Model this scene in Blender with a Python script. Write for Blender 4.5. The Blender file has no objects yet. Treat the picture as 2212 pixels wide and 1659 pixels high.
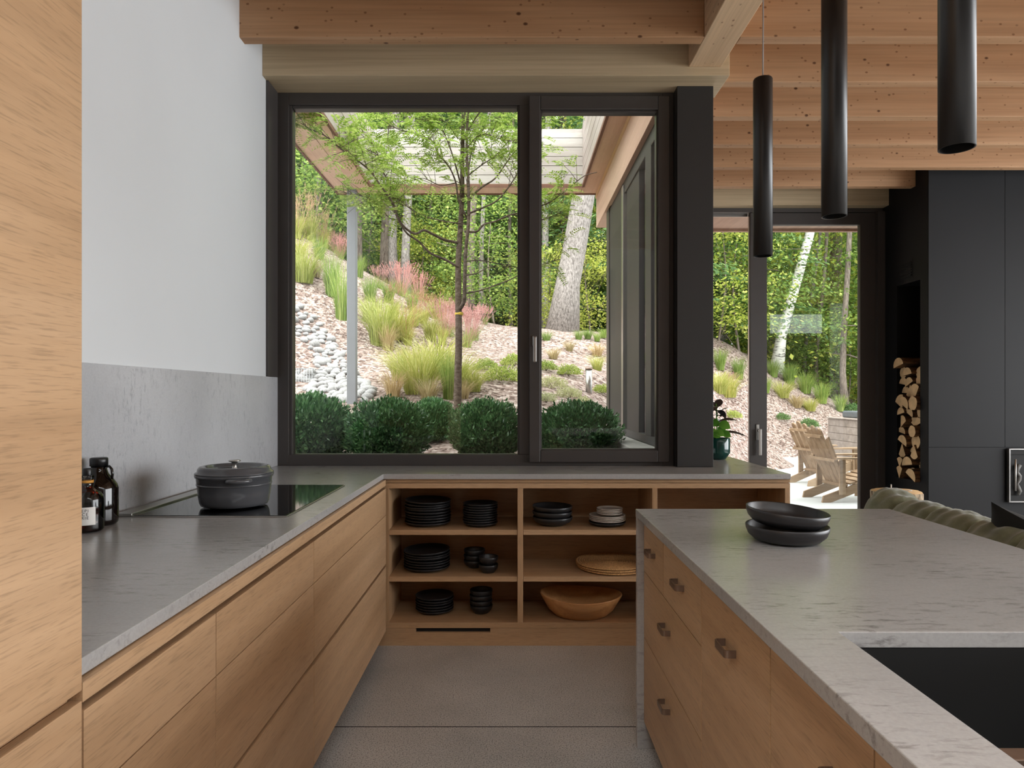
import bpy, bmesh, math, random
import numpy as np
from mathutils import Vector, Matrix, noise as mnoise

random.seed(7)
RS = np.random.RandomState(11)
scn = bpy.context.scene
COL = scn.collection
F = 1475.0          # focal length in pixels of the 2212 px wide frame (24 mm on 36 mm)
CX, CY, H = 1106.0, 854.0, 1.338

def PX(px, Y): return (px - CX) * Y / F
def PZ(py, Y): return H - (py - CY) * Y / F

# ------------------------------------------------------------------ helpers
def lin(r, g, b):
    def f(c):
        c /= 255.0
        return c / 12.92 if c <= 0.04045 else ((c + 0.055) / 1.055) ** 2.4
    return (f(r), f(g), f(b), 1.0)

class MB:
    """collects geometry, builds ONE mesh object"""
    def __init__(self):
        self.v = []; self.f = []; self.m = []; self.smooth = []
    def add(self, vs, fs, mi=0, smooth=False):
        o = len(self.v)
        self.v += [tuple(p) for p in vs]
        for f in fs:
            self.f.append([i + o for i in f]); self.m.append(mi); self.smooth.append(smooth)
        return self
    def box(self, x0, x1, y0, y1, z0, z1, bev=0.0, mi=0, M=None):
        bm = bmesh.new()
        bmesh.ops.create_cube(bm, size=1)
        for v in bm.verts:
            v.co = Vector(((x0 + x1) / 2 + v.co.x * (x1 - x0), (y0 + y1) / 2 + v.co.y * (y1 - y0), (z0 + z1) / 2 + v.co.z * (z1 - z0)))
        if bev > 0:
            bmesh.ops.bevel(bm, geom=bm.edges[:], offset=bev, segments=2, profile=0.5, affect='EDGES')
        if M is not None:
            bmesh.ops.transform(bm, matrix=M, verts=bm.verts)
        bm.verts.index_update()
        self.add([v.co[:] for v in bm.verts], [[v.index for v in f.verts] for f in bm.faces], mi)
        bm.free(); return self
    def lathe(self, prof, c=(0, 0, 0), n=40, mi=0, close=False, sx=1, sy=1, wob=None, smooth=True):
        vs = []; fs = []; k = len(prof)
        for i in range(n):
            a = 2 * math.pi * i / n
            for (r, z) in prof:
                rr = r * (1 + (wob(a, z) if wob else 0))
                vs.append((c[0] + rr * sx * math.cos(a), c[1] + rr * sy * math.sin(a), c[2] + z))
        for i in range(n):
            j = (i + 1) % n
            for q in range(k - 1):
                fs.append([i * k + q, j * k + q, j * k + q + 1, i * k + q + 1])
        return self.add(vs, fs, mi, smooth)
    def tube(self, pts, rad, n=8, mi=0, cap=True):
        pts = [Vector(p) for p in pts]
        if not hasattr(rad, '__len__'): rad = [rad] * len(pts)
        vs = []; fs = []
        up = Vector((0, 0, 1))
        d0 = (pts[1] - pts[0]).normalized()
        if abs(d0.dot(up)) > 0.9: up = Vector((1, 0, 0))
        a = d0.cross(up).normalized()
        for i, p in enumerate(pts):
            d = (pts[min(i + 1, len(pts) - 1)] - pts[max(i - 1, 0)])
            if d.length < 1e-9: d = d0
            d = d.normalized()
            a = (a - d * a.dot(d)).normalized(); b = d.cross(a)
            for k in range(n):
                t = 2 * math.pi * k / n
                vs.append(p + (a * math.cos(t) + b * math.sin(t)) * rad[i])
        for i in range(len(pts) - 1):
            for k in range(n):
                l = (k + 1) % n
                fs.append([i * n + k, i * n + l, (i + 1) * n + l, (i + 1) * n + k])
        self.add(vs, fs, mi, True)
        if cap:
            o = len(self.v) - len(vs)
            self.f.append([o + k for k in range(n)][::-1]); self.m.append(mi); self.smooth.append(False)
            self.f.append([o + (len(pts) - 1) * n + k for k in range(n)]); self.m.append(mi); self.smooth.append(False)
        return self
    def prism(self, poly, axis, a0, a1, mi=0, mi_cap=None):
        """poly of 2-D points extruded along axis ('x': (y,z), 'y': (x,z), 'z': (x,y))"""
        def P(p, a):
            return {'x': (a, p[0], p[1]), 'y': (p[0], a, p[1]), 'z': (p[0], p[1], a)}[axis]
        n = len(poly)
        vs = [P(p, a0) for p in poly] + [P(p, a1) for p in poly]
        o = len(self.v)
        self.add(vs, [[i, (i + 1) % n, n + (i + 1) % n, n + i] for i in range(n)], mi)
        mc = mi if mi_cap is None else mi_cap
        self.f.append([o + i for i in range(n)][::-1]); self.m.append(mc); self.smooth.append(False)
        self.f.append([o + n + i for i in range(n)]); self.m.append(mc); self.smooth.append(False)
        return self
    def build(self, name, mats, parent=None, world=True):
        me = bpy.data.meshes.new(name)
        off = Vector((0, 0, 0))
        if parent is not None and world:
            p = parent
            while p is not None:
                off += p.location; p = p.parent
        vs = [(v[0] - off.x, v[1] - off.y, v[2] - off.z) for v in self.v] if off.length > 0 else self.v
        me.from_pydata(vs, [], self.f)
        if not isinstance(mats, (list, tuple)): mats = [mats]
        for m in mats: me.materials.append(m)
        me.polygons.foreach_set('material_index', self.m)
        me.polygons.foreach_set('use_smooth', self.smooth)
        me.validate(); me.update()
        bm = bmesh.new(); bm.from_mesh(me); bmesh.ops.recalc_face_normals(bm, faces=bm.faces); bm.to_mesh(me); bm.free()
        o = bpy.data.objects.new(name, me); COL.objects.link(o)
        if parent is not None: o.parent = parent
        return o

def tag(o, label=None, cat=None, group=None, kind=None):
    if label: o['label'] = label
    if cat: o['category'] = cat
    if group: o['group'] = group
    if kind: o['kind'] = kind
    return o
def thing(name, label, cat, loc=(0, 0, 0), rz=0.0, group=None, kind=None):
    o = bpy.data.objects.new(name, None); COL.objects.link(o)
    o.location = loc; o.rotation_euler = (0, 0, rz); o.empty_display_size = 0.05
    return tag(o, label, cat, group, kind)
def dup(root, loc=None, rot=None, label=None, group=None, scale=None):
    r = root.copy(); COL.objects.link(r)
    if loc is not None: r.location = loc
    if rot is not None: r.rotation_euler = rot
    if scale is not None: r.scale = scale
    if label: r['label'] = label
    if group: r['group'] = group
    for ch in list(root.children):
        c = ch.copy(); COL.objects.link(c); c.parent = r
        for g in list(ch.children):
            d = g.copy(); COL.objects.link(d); d.parent = c
    return r

ORD = ['topmost', 'second', 'third', 'fourth', 'fifth', 'sixth', 'seventh', 'eighth', 'ninth', 'tenth', 'eleventh', 'twelfth']

# ------------------------------------------------------------------ materials
class NT:
    def __init__(self, name):
        self.mat = bpy.data.materials.new(name); self.mat.use_nodes = True
        self.nt = self.mat.node_tree; self.n = self.nt.nodes; self.l = self.nt.links
        self.bsdf = self.n['Principled BSDF']; self.out = self.n['Material Output']
    def node(self, t, **kw):
        x = self.n.new(t)
        for k, v in kw.items():
            if k in x.inputs.keys(): x.inputs[k].default_value = v
            else: setattr(x, k, v)
        return x
    def coords(self, scale=(1, 1, 1), rnd=True, kind='Object'):
        tc = self.node('ShaderNodeTexCoord'); src = tc.outputs[kind]
        if rnd:
            oi = self.node('ShaderNodeObjectInfo')
            mu = self.node('ShaderNodeMath', operation='MULTIPLY'); mu.inputs[1].default_value = 37.0
            self.l.new(oi.outputs['Random'], mu.inputs[0])
            ad = self.node('ShaderNodeVectorMath', operation='ADD')
            self.l.new(src, ad.inputs[0]); self.l.new(mu.outputs[0], ad.inputs[1]); src = ad.outputs[0]
        mp = self.node('ShaderNodeMapping'); mp.inputs['Scale'].default_value = scale
        self.l.new(src, mp.inputs['Vector']); return mp.outputs[0]
    def noise(self, vec, scale=1.0, detail=4.0, rough=0.5, dist=0.0):
        x = self.node('ShaderNodeTexNoise'); x.inputs['Scale'].default_value = scale; x.inputs['Detail'].default_value = detail
        x.inputs['Roughness'].default_value = rough; x.inputs['Distortion'].default_value = dist
        self.l.new(vec, x.inputs['Vector']); return x.outputs['Fac']
    def voro(self, vec, scale=1.0, out='Distance', feature='F1'):
        x = self.node('ShaderNodeTexVoronoi', feature=feature); x.inputs['Scale'].default_value = scale
        self.l.new(vec, x.inputs['Vector']); return x.outputs[out]
    def ramp(self, fac, stops):
        x = self.node('ShaderNodeValToRGB'); cr = x.color_ramp
        while len(cr.elements) > 1: cr.elements.remove(cr.elements[-1])
        cr.elements[0].position = stops[0][0]; cr.elements[0].color = stops[0][1]
        for p, c in stops[1:]:
            e = cr.elements.new(p); e.color = c
        self.l.new(fac, x.inputs['Fac']); return x.outputs['Color']
    def mix(self, fac, a, b, mode='MIX'):
        x = self.node('ShaderNodeMix', data_type='RGBA', blend_type=mode)
        if isinstance(fac, (int, float)): x.inputs[0].default_value = fac
        else: self.l.new(fac, x.inputs[0])
        for s, i in ((a, 6), (b, 7)):
            if isinstance(s, tuple): x.inputs[i].default_value = s
            else: self.l.new(s, x.inputs[i])
        return x.outputs[2]
    def bump(self, h, strength=0.3, dist=0.01):
        b = self.node('ShaderNodeBump'); b.inputs['Strength'].default_value = strength; b.inputs['Distance'].default_value = dist
        self.l.new(h, b.inputs['Height']); self.l.new(b.outputs[0], self.bsdf.inputs['Normal'])
    def fin(self, col, rough=0.5, metal=0.0, spec=0.5):
        if isinstance(col, tuple): self.bsdf.inputs['Base Color'].default_value = col
        else: self.l.new(col, self.bsdf.inputs['Base Color'])
        if isinstance(rough, (int, float)): self.bsdf.inputs['Roughness'].default_value = rough
        else: self.l.new(rough, self.bsdf.inputs['Roughness'])
        self.bsdf.inputs['Metallic'].default_value = metal
        self.bsdf.inputs['Specular IOR Level'].default_value = spec
        return self.mat

W1 = (1, 1, 1, 1); K0 = (0, 0, 0, 1)
def g(v): return (v, v, v, 1)

def plain(name, rgb, rough=0.5, metal=0.0, spec=0.5, var=0.12, scale=8.0):
    t = NT(name); c = lin(*rgb)
    f = t.noise(t.coords((1, 1, 1)), scale, 3)
    lo = tuple(x * (1 - var) for x in c[:3]) + (1,); hi = tuple(min(1, x * (1 + var)) for x in c[:3]) + (1,)
    return t.fin(t.ramp(f, [(0.3, lo), (0.7, hi)]), rough, metal, spec)

def wood(name, lo, mid, hi, axis, rough=0.42, pore=0.24, ring=7.0, spec=0.4):
    t = NT(name)
    def sc(al, ac): return tuple(al if a == axis else ac for a in 'xyz')
    v1 = t.coords(sc(0.5, ring)); n1 = t.noise(v1, 1.0, 5, 0.55, 0.9)
    col = t.ramp(n1, [(0.25, lin(*lo)), (0.5, lin(*mid)), (0.75, lin(*hi))])
    v2 = t.coords(sc(15.0, 320.0)); n2 = t.noise(v2, 1.0, 3, 0.6)
    p = t.ramp(n2, [(0.52, g(1.0)), (0.66, g(1 - pore))])
    col = t.mix(1.0, col, p, 'MULTIPLY')
    v3 = t.coords(sc(0.25, 26.0)); n3 = t.noise(v3, 1.0, 4, 0.5, 0.8)
    col = t.mix(1.0, col, t.ramp(n3, [(0.35, g(0.93)), (0.62, g(1.04))]), 'MULTIPLY')
    t.bump(n2, 0.08, 0.002)
    return t.fin(col, rough, 0, spec)

def spruce(name, lo, mid, hi, axis='x', knots=True):
    t = NT(name)
    def sc(al, ac): return tuple(al if a == axis else ac for a in 'xyz')
    n1 = t.noise(t.coords(sc(0.35, 6.0)), 1.0, 4, 0.5, 0.6)
    col = t.ramp(n1, [(0.25, lin(*lo)), (0.5, lin(*mid)), (0.75, lin(*hi))])
    n2 = t.noise(t.coords(sc(1.2, 70.0)), 1.0, 3, 0.6)
    col = t.mix(1.0, col, t.ramp(n2, [(0.4, g(1.04)), (0.7, g(0.86))]), 'MULTIPLY')
    if knots:
        d = t.voro(t.coords(sc(6.5, 9.5)), 1.0)
        k = t.ramp(d, [(0.0, g(1)), (0.06, g(0.85)), (0.10, g(0))])
        col = t.mix(k, col, lin(74, 42, 22))
        d2 = t.voro(t.coords(sc(17, 24)), 1.0)
        k2 = t.ramp(d2, [(0.0, g(0.8)), (0.11, g(0.6)), (0.17, g(0))])
        col = t.mix(k2, col, lin(104, 64, 36))
    return t.fin(col, 0.55, 0, 0.3)

def stone(name, base, dark, light, s1, s2, rough=0.22):
    t = NT(name)
    a = t.noise(t.coords(s1, rnd=False), 1.0, 8, 0.68, 0.4)
    b = t.noise(t.coords((1.6, 1.6, 1.6), rnd=False), 1.0, 3)
    col = t.ramp(b, [(0.3, lin(*base)), (0.7, lin(*light))])
    st = t.ramp(a, [(0.52, K0), (0.66, g(0.85))])
    mk = t.ramp(t.noise(t.coords(s2, rnd=False), 1.0, 3), [(0.42, g(0.12)), (0.66, g(0.9))])
    fac = t.mix(1.0, st, mk, 'MULTIPLY')
    col = t.mix(fac, col, lin(*dark))
    fine = t.noise(t.coords((160, 160, 160), rnd=False), 1.0, 2)
    col = t.mix(1.0, col, t.ramp(fine, [(0.3, g(0.95)), (0.7, g(1.05))]), 'MULTIPLY')
    return t.fin(col, rough, 0, 0.5)

M = {}
M['oak_y'] = wood('oak grain along run', (168, 134, 100), (183, 149, 114), (194, 161, 127), 'y')
M['oak_x'] = wood('oak grain across', (166, 132, 97), (182, 147, 111), (193, 159, 124), 'x')
M['oak_z'] = wood('oak grain upright', (166, 132, 97), (182, 147, 111), (193, 159, 124), 'z')
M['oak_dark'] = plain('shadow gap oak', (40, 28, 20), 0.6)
M['spruce'] = spruce('spruce glulam', (160, 118, 84), (178, 138, 103), (194, 156, 121))
M['spruce_y'] = spruce('spruce glulam along', (190, 158, 124), (206, 176, 142), (218, 190, 158), 'y')
M['lintel'] = spruce('clear spruce', (170, 150, 120), (188, 168, 137), (202, 183, 152), 'x', False)
M['deck'] = spruce('ceiling deck boards', (190, 152, 114), (206, 170, 132), (218, 186, 150), 'y', False)
M['quartz'] = stone('grey quartz', (160, 159, 158), (104, 101, 99), (174, 173, 172), (15, 62, 62), (2.4, 4.5, 4.5), 0.2)
M['splash'] = stone('mottled concrete quartz', (172, 173, 176), (134, 136, 142), (192, 193, 196), (70, 60, 26), (4, 4, 2), 0.4)
M['white'] = plain('white wall paint', (212, 215, 217), 0.75, var=0.015, scale=2)
M['charcoal'] = plain('charcoal window lacquer', (66, 62, 60), 0.42, var=0.04)
M['column'] = plain('dark painted timber', (38, 37, 36), 0.55, var=0.05)
M['steel_dark'] = plain('blackened steel', (17, 17, 19), 0.62, 0.0, spec=0.25, var=0.12, scale=2.5)
M['soot'] = plain('soot black', (14, 14, 14), 0.8)
M['black_mat'] = plain('matte black ceramic', (36, 36, 38), 0.38, var=0.08)
M['black_gloss'] = plain('black ceramic glass', (8, 8, 9), 0.06, var=0.02)
M['black_metal'] = plain('black powder coat', (16, 16, 17), 0.38, var=0.05)
M['enamel'] = plain('graphite enamel', (78, 79, 82), 0.14, var=0.03)
M['steel'] = plain('brushed steel', (176, 174, 170), 0.3, 0.9, var=0.05)
M['bronze'] = plain('brushed bronze', (128, 108, 94), 0.38, 0.7, var=0.08, scale=40)
M['white_cer'] = plain('cream glazed ceramic', (196, 188, 178), 0.35, var=0.04)
M['sink'] = plain('black composite sink', (12, 12, 12), 0.6)
M['cable'] = plain('pale grey cable', (150, 150, 148), 0.5)
M['label_paper'] = plain('white label paper', (226, 224, 220), 0.7, var=0.02)
M['ink'] = plain('black ink', (24, 22, 22), 0.7)
M['green_glaze'] = plain('dark green glaze', (22, 62, 56), 0.1, var=0.25, scale=14)
M['patio'] = plain('pale concrete pavers', (176, 178, 177), 0.75, var=0.05, scale=3)
M['teak'] = wood('weathered teak', (124, 100, 76), (150, 125, 98), (168, 146, 120), 'x', 0.7, 0.2)
M['tub_board'] = wood('weathered cladding boards', (122, 112, 104), (142, 130, 122), (158, 147, 139), 'x', 0.75, 0.15)
M['tub_cover'] = plain('grey vinyl cover', (92, 98, 102), 0.5)
M['fascia'] = wood('weathered cedar cladding', (152, 143, 137), (174, 167, 162), (190, 185, 181), 'x', 0.75, 0.12, 4.0)
M['fascia_y'] = wood('weathered cedar cladding along', (146, 132, 126), (166, 154, 148), (184, 175, 170), 'y', 0.75, 0.14, 4.0)
M['soffit'] = wood('pink cedar soffit', (196, 162, 142), (212, 180, 160), (224, 196, 178), 'y', 0.7, 0.1, 3.0)
M['soffit_edge'] = plain('brown edge board', (110, 74, 58), 0.7)
M['curb'] = plain('pale concrete curb', (146, 145, 140), 0.8)
M['post'] = plain('grey painted post', (126, 128, 132), 0.6, var=0.03)
M['end_grain'] = plain('cut firewood', (224, 188, 140), 0.8, var=0.14, scale=18)
M['wicker'] = plain('woven straw', (186, 142, 92), 0.8, var=0.4, scale=160)
M['olivewood'] = wood('turned bowl wood', (146, 96, 54), (186, 134, 84), (204, 156, 106), 'x', 0.4, 0.2, 11.0)
M['rock'] = plain('pale river stone', (148, 147, 146), 0.75, var=0.3, scale=5)
M['wire'] = plain('galvanised wire', (168, 170, 172), 0.45, 0.6)
M['soil'] = plain('dark soil', (50, 38, 30), 0.9, var=0.3)
M['light_inner'] = plain('recessed light lens', (70, 70, 72), 0.2)

def bark(name, a, b, s=(9, 9, 2.2)):
    t = NT(name)
    n = t.noise(t.coords(s), 1.5, 6, 0.65, 0.5)
    t.bump(n, 0.6, 0.03)
    return t.fin(t.ramp(n, [(0.35, lin(*a)), (0.62, lin(*b))]), 0.9, 0, 0.2)
M['bark_dark'] = bark('dark furrowed bark', (78, 68, 62), (142, 130, 120), (22, 22, 4))
M['bark_light'] = bark('pale grey bark', (92, 86, 82), (158, 151, 146), (26, 26, 9))
M['bark_log'] = bark('firewood bark', (46, 32, 22), (124, 90, 60), (5, 30, 30))
M['bark_stump'] = bark('stump bark', (52, 38, 28), (206, 186, 158), (26, 26, 5))
M['bark_young'] = bark('smooth young bark', (72, 62, 54), (112, 100, 90), (16, 16, 30))
def birch():
    t = NT('birch bark')
    n = t.noise(t.coords((3, 3, 16)), 1.2, 5, 0.6, 0.3)
    return t.fin(t.ramp(n, [(0.36, lin(58, 54, 50)), (0.44, lin(214, 210, 204)), (0.7, lin(236, 234, 228))]), 0.8, 0, 0.2)
M['birch'] = birch()
M['charcoal_out'] = plain('charcoal outside cladding', (42, 42, 44), 0.5, var=0.04)

def leafmat(name, a, b, c, trans=0.35, rough=0.45, spec=0.3):
    t = NT(name)
    ge = t.node('ShaderNodeNewGeometry')
    col = t.ramp(ge.outputs['Random Per Island'], [(0.0, lin(*a)), (0.5, lin(*b)), (1.0, lin(*c))])
    oi = t.node('ShaderNodeObjectInfo')
    col = t.mix(1.0, col, t.ramp(oi.outputs['Random'], [(0.0, (0.78, 0.84, 0.78, 1)), (1.0, (1.12, 1.08, 1.0, 1))]), 'MULTIPLY')
    t.fin(col, rough, 0, spec)
    tr = t.node('ShaderNodeBsdfTranslucent'); t.l.new(col, tr.inputs['Color'])
    mx = t.node('ShaderNodeMixShader'); mx.inputs[0].default_value = trans
    t.l.new(t.bsdf.outputs[0], mx.inputs[1]); t.l.new(tr.outputs[0], mx.inputs[2]); t.l.new(mx.outputs[0], t.out.inputs['Surface'])
    return t.mat
M['leaf_maple'] = leafmat('maple leaves', (86, 116, 56), (124, 152, 76), (176, 194, 108), 0.5)
M['leaf_yellow'] = leafmat('yellow green leaves', (144, 160, 66), (180, 190, 88), (212, 212, 122), 0.5)
M['leaf_hemlock'] = leafmat('hemlock needles', (68, 100, 64), (96, 130, 80), (132, 162, 100), 0.4)
M['leaf_locust'] = leafmat('locust leaflets', (122, 152, 62), (160, 184, 86), (204, 214, 130), 0.45)
M['leaf_box'] = leafmat('inkberry leaves', (50, 92, 56), (76, 122, 76), (120, 162, 112), 0.2, 0.3, 0.5)
M['leaf_shrub'] = leafmat('light shrub leaves', (116, 136, 60), (148, 162, 80), (184, 190, 118), 0.4)
M['leaf_pale'] = leafmat('pale variegated leaves', (148, 152, 110), (176, 178, 138), (200, 198, 168), 0.35)
M['leaf_rubber'] = leafmat('dark burgundy houseplant leaves', (24, 22, 24), (38, 34, 36), (50, 44, 44), 0.05, 0.25, 0.5)
M['leaf_pothos'] = leafmat('bright houseplant leaves', (74, 128, 44), (96, 150, 56), (120, 172, 70), 0.3, 0.35)
M['blade_green'] = leafmat('green grass blades', (104, 132, 62), (134, 158, 80), (174, 184, 116), 0.4)
M['blade_yellow'] = leafmat('yellow green grass blades', (142, 150, 72), (170, 174, 96), (200, 194, 132), 0.4)
M['blade_tan'] = leafmat('tan grass blades', (160, 140, 102), (182, 162, 124), (200, 184, 148), 0.35)
M['plume_tan'] = leafmat('tan grass plumes', (170, 136, 108), (188, 154, 128), (206, 180, 154), 0.35)
M['plume_pink'] = leafmat('pink muhly plumes', (178, 122, 124), (196, 146, 146), (210, 172, 168), 0.4)
M['plume_red'] = leafmat('russet grass plumes', (156, 108, 88), (174, 126, 104), (190, 148, 124), 0.35)

def mulch():
    t = NT('wood chip mulch')
    v = t.coords((1, 1, 1), rnd=False)
    c = t.voro(v, 26.0, 'Color')
    sep = t.node('ShaderNodeSeparateColor'); t.l.new(c, sep.inputs[0])
    col = t.ramp(sep.outputs[0], [(0.0, lin(76, 62, 56)), (0.35, lin(128, 110, 102)), (0.7, lin(152, 136, 128)), (1.0, lin(178, 166, 158))])
    n = t.noise(t.coords((1, 1, 1), rnd=False), 0.7, 4)
    col = t.mix(1.0, col, t.ramp(n, [(0.3, g(0.86)), (0.7, g(1.06))]), 'MULTIPLY')
    gr = t.noise(t.coords((1, 1, 1), rnd=False), 0.35, 3)
    # moss / grassy floor in the woods beyond the bank
    sx = t.node('ShaderNodeSeparateXYZ'); tc = t.node('ShaderNodeTexCoord'); t.l.new(tc.outputs['Object'], sx.inputs[0])
    mr = t.node('ShaderNodeMapRange'); mr.inputs[1].default_value = 20.5; mr.inputs[2].default_value = 23.5
    t.l.new(sx.outputs['Y'], mr.inputs[0])
    col = t.mix(mr.outputs[0], col, t.ramp(gr, [(0.35, lin(84, 92, 48)), (0.65, lin(128, 140, 70))]))
    t.bump(t.voro(v, 26.0), 0.9, 0.03)
    return t.fin(col, 0.95, 0, 0.1)
M['mulch'] = mulch()

def concrete():
    t = NT('polished concrete floor')
    v = t.coords((1, 1, 1), rnd=False)
    a = t.noise(v, 2.2, 5, 0.6)
    col = t.ramp(a, [(0.3, lin(166, 165, 162)), (0.7, lin(188, 186, 183))])
    sp = t.noise(v, 190.0, 2, 0.5)
    col = t.mix(1.0, col, t.ramp(sp, [(0.36, g(0.45)), (0.46, g(1.0)), (0.66, g(1.25))]), 'MULTIPLY')
    d = t.voro(v, 60.0)
    col = t.mix(t.ramp(d, [(0.0, g(0.6)), (0.22, g(0.0))]), col, lin(98, 97, 95))
    return t.fin(col, 0.38, 0, 0.4)
M['concrete'] = concrete()

def fabric():
    t = NT('olive corduroy')
    v = t.coords((1, 1, 1))
    a = t.noise(v, 9.0, 5, 0.6)
    col = t.ramp(a, [(0.3, lin(84, 86, 64)), (0.7, lin(122, 124, 98))])
    w = t.noise(t.coords((40, 700, 40)), 1.0, 2)
    t.bump(w, 0.3, 0.004)
    m = t.fin(col, 0.85, 0, 0.2)
    t.bsdf.inputs['Sheen Weight'].default_value = 0.35
    return m
M['olive'] = fabric()
M['cushion_shade'] = plain('cushion fabric with painted shade', (24, 24, 20), 0.9)  # near-black base colour carries the shade on the cushion's side

def glass(name, tint=(1, 1, 1, 1), ior=1.45):
    t = NT(name)
    t.n.remove(t.bsdf)
    tr = t.node('ShaderNodeBsdfTransparent'); tr.inputs[0].default_value = tint
    gl = t.node('ShaderNodeBsdfGlossy'); gl.inputs['Roughness'].default_value = 0.0
    fr = t.node('ShaderNodeFresnel'); fr.inputs[0].default_value = ior
    mx = t.node('ShaderNodeMixShader')
    t.l.new(fr.outputs[0], mx.inputs[0]); t.l.new(tr.outputs[0], mx.inputs[1]); t.l.new(gl.outputs[0], mx.inputs[2])
    t.l.new(mx.outputs[0], t.out.inputs['Surface']); return t.mat
M['pane'] = glass('window pane', (0.97, 0.985, 0.975, 1))
M['bottle_glass'] = glass('clear bottle glass', (0.94, 0.94, 0.93, 1), 1.5)
M['amber'] = glass('amber spirit', (0.62, 0.12, 0.04, 1), 1.3)
M['growler'] = plain('dark brown bottle glass', (14, 8, 6), 0.05, var=0.02)

# ------------------------------------------------------------------ ground
pts = []
def cp(px, py, Y): pts.append((PX(px, Y), Y, PZ(py, Y)))
for X in (-4.5, -2.5, -1, 0.3, 0.9):
    for Y in (4.0, 5.2, 6.3): pts.append((X, Y, 0.86 + (0.25 if X < -4 else 0) + (0.04 if Y > 6 else 0)))
for a in [(760, 862, 7.3), (900, 872, 7.3), (1000, 874, 7.3), (1150, 874, 7.5), (1300, 882, 7.5),
          (640, 800, 8.7), (800, 800, 9.0), (1000, 800, 9.5), (1200, 800, 9.5), (1300, 805, 10),
          (640, 620, 11), (760, 680, 11), (900, 690, 12), (1060, 750, 12), (1200, 752, 12.5), (1310, 745, 13),
          (640, 505, 14), (760, 575, 14), (900, 645, 15), (1060, 698, 15.5), (1200, 724, 16), (1310, 720, 16),
          (1590, 982, 12), (1560, 850, 14), (1560, 745, 19), (1600, 765, 19), (1660, 900, 17.5), (1660, 805, 20),
          (1720, 880, 18.5), (1700, 795, 21), (1780, 855, 21), (1850, 890, 20), (1950, 930, 20), (2100, 960, 20)]: cp(*a)
for (x, y, z) in [(1.6, 7.2, 0.3), (2.5, 6.5, -0.12), (3.5, 9.5, -0.12), (4.5, 12.3, -0.12), (5.4, 15.3, -0.12), (8, 15.4, -0.12), (12, 15.6, -0.12), (17, 16, -0.12),
                  (6, 9, -0.5), (10, 11, -0.5), (15, 9, -0.5), (7, 13, -0.4), (15, 5, -0.5), (5, 5, -0.5), (3, 4, -0.4),
                  (-9, 7, 3.0), (-12, 12, 5.5), (-12, 20, 7.0), (-8, 18, 5.6), (-3, 20, 4.0), (2, 20, 2.9), (8, 26, 1.8), (14, 24, 0.6),
                  (-12, 40, 8.0), (0, 40, 4.2), (12, 40, 1.6), (20, 40, 0.5), (-20, 60, 12), (0, 60, 8), (20, 60, 5), (40, 60, 4), (20, 24, 0.2), (22, 12, -0.3)]: pts.append((x, y, z))
PT = np.array(pts)
def _U(r2): return np.where(r2 > 1e-12, 0.5 * r2 * np.log(np.maximum(r2, 1e-12)), 0.0)
n_ = len(PT)
d2 = ((PT[:, None, :2] - PT[None, :, :2]) ** 2).sum(-1)
A = np.zeros((n_ + 3, n_ + 3)); A[:n_, :n_] = _U(d2) + np.eye(n_) * 0.25
A[:n_, n_] = 1; A[:n_, n_ + 1:] = PT[:, :2]; A[n_, :n_] = 1; A[n_ + 1:, :n_] = PT[:, :2].T
TW = np.linalg.solve(A, np.concatenate([PT[:, 2], np.zeros(3)]))
def hts(P):
    P = np.asarray(P, float)
    r2 = ((P[:, None, :] - PT[None, :, :2]) ** 2).sum(-1)
    return _U(r2) @ TW[:n_] + TW[n_] + P @ TW[n_ + 1:]
def hz(x, y): return float(hts([(x, y)])[0])
def ground(px, py, y0=5.0, y1=40.0):
    Y = np.linspace(y0, y1, 700)
    z = H - (py - CY) * Y / F
    t = hts(np.stack([(px - CX) * Y / F, Y], 1))
    hit = t > z
    i = int(np.argmax(hit)) if hit.any() else int(np.argmin(np.where((Y > 11) & (Y < 21), z - t, 1e9)))
    if not hit.any(): return (PX(px, Y[i]), float(Y[i]), float(t[i]))
    return (PX(px, Y[i]), float(Y[i]), float(t[i]))

def terrain():
    xs = np.concatenate([np.arange(-34, -16, 2.0), np.arange(-16, -5, 0.5), np.arange(-5, 9, 0.2), np.arange(9, 26.1, 0.6), np.arange(27, 52, 2.0)])
    ys = np.concatenate([np.arange(4.15, 16, 0.2), np.arange(16, 46, 0.6), np.arange(46, 66, 2.0)])
    nx, ny = len(xs), len(ys)
    G = np.stack(np.meshgrid(xs, ys, indexing='ij'), -1).reshape(-1, 2)
    Z = hts(G)
    m = MB()
    V = []
    for (x, y), z in zip(G, Z):
        zz = z + 0.05 * mnoise.noise(Vector((x * 0.9, y * 0.9, 0))) + 0.015 * mnoise.noise(Vector((x * 4, y * 4, 3)))
        V.append((x, y, zz))
    Fs = []
    for i in range(nx - 1):
        for j in range(ny - 1):
            xc, yc = (xs[i] + xs[i + 1]) / 2, (ys[j] + ys[j + 1]) / 2
            if xc > 0.86 and yc < 6.75: continue
            Fs.append([i * ny + j, (i + 1) * ny + j, (i + 1) * ny + j + 1, i * ny + j + 1])
    m.add(V, Fs, 0, True)
    o = m.build('hillside_ground', M['mulch'])
    tag(o, 'mulched hillside rising behind the courtyard into the woods', 'hillside', kind='structure')
terrain()
PATIO_Z = -0.05
pat = MB()
pat.prism([(2.55, 6.72), (5.5, 15.3), (24, 15.3), (24, 6.72)], 'z', -0.3, PATIO_Z)
tag(pat.build('patio_ground', M['patio']), 'pale concrete patio outside the open sliding door', 'patio', kind='structure')

# ------------------------------------------------------------------ room shell
XL = -1.405; DW = 4.056
ctop = 0.92
def struct(name, mb, mat, label, cat, parent=None):
    o = mb.build(name, mat, parent)
    return tag(o, label, cat, kind='structure') if parent is None else o

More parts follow.
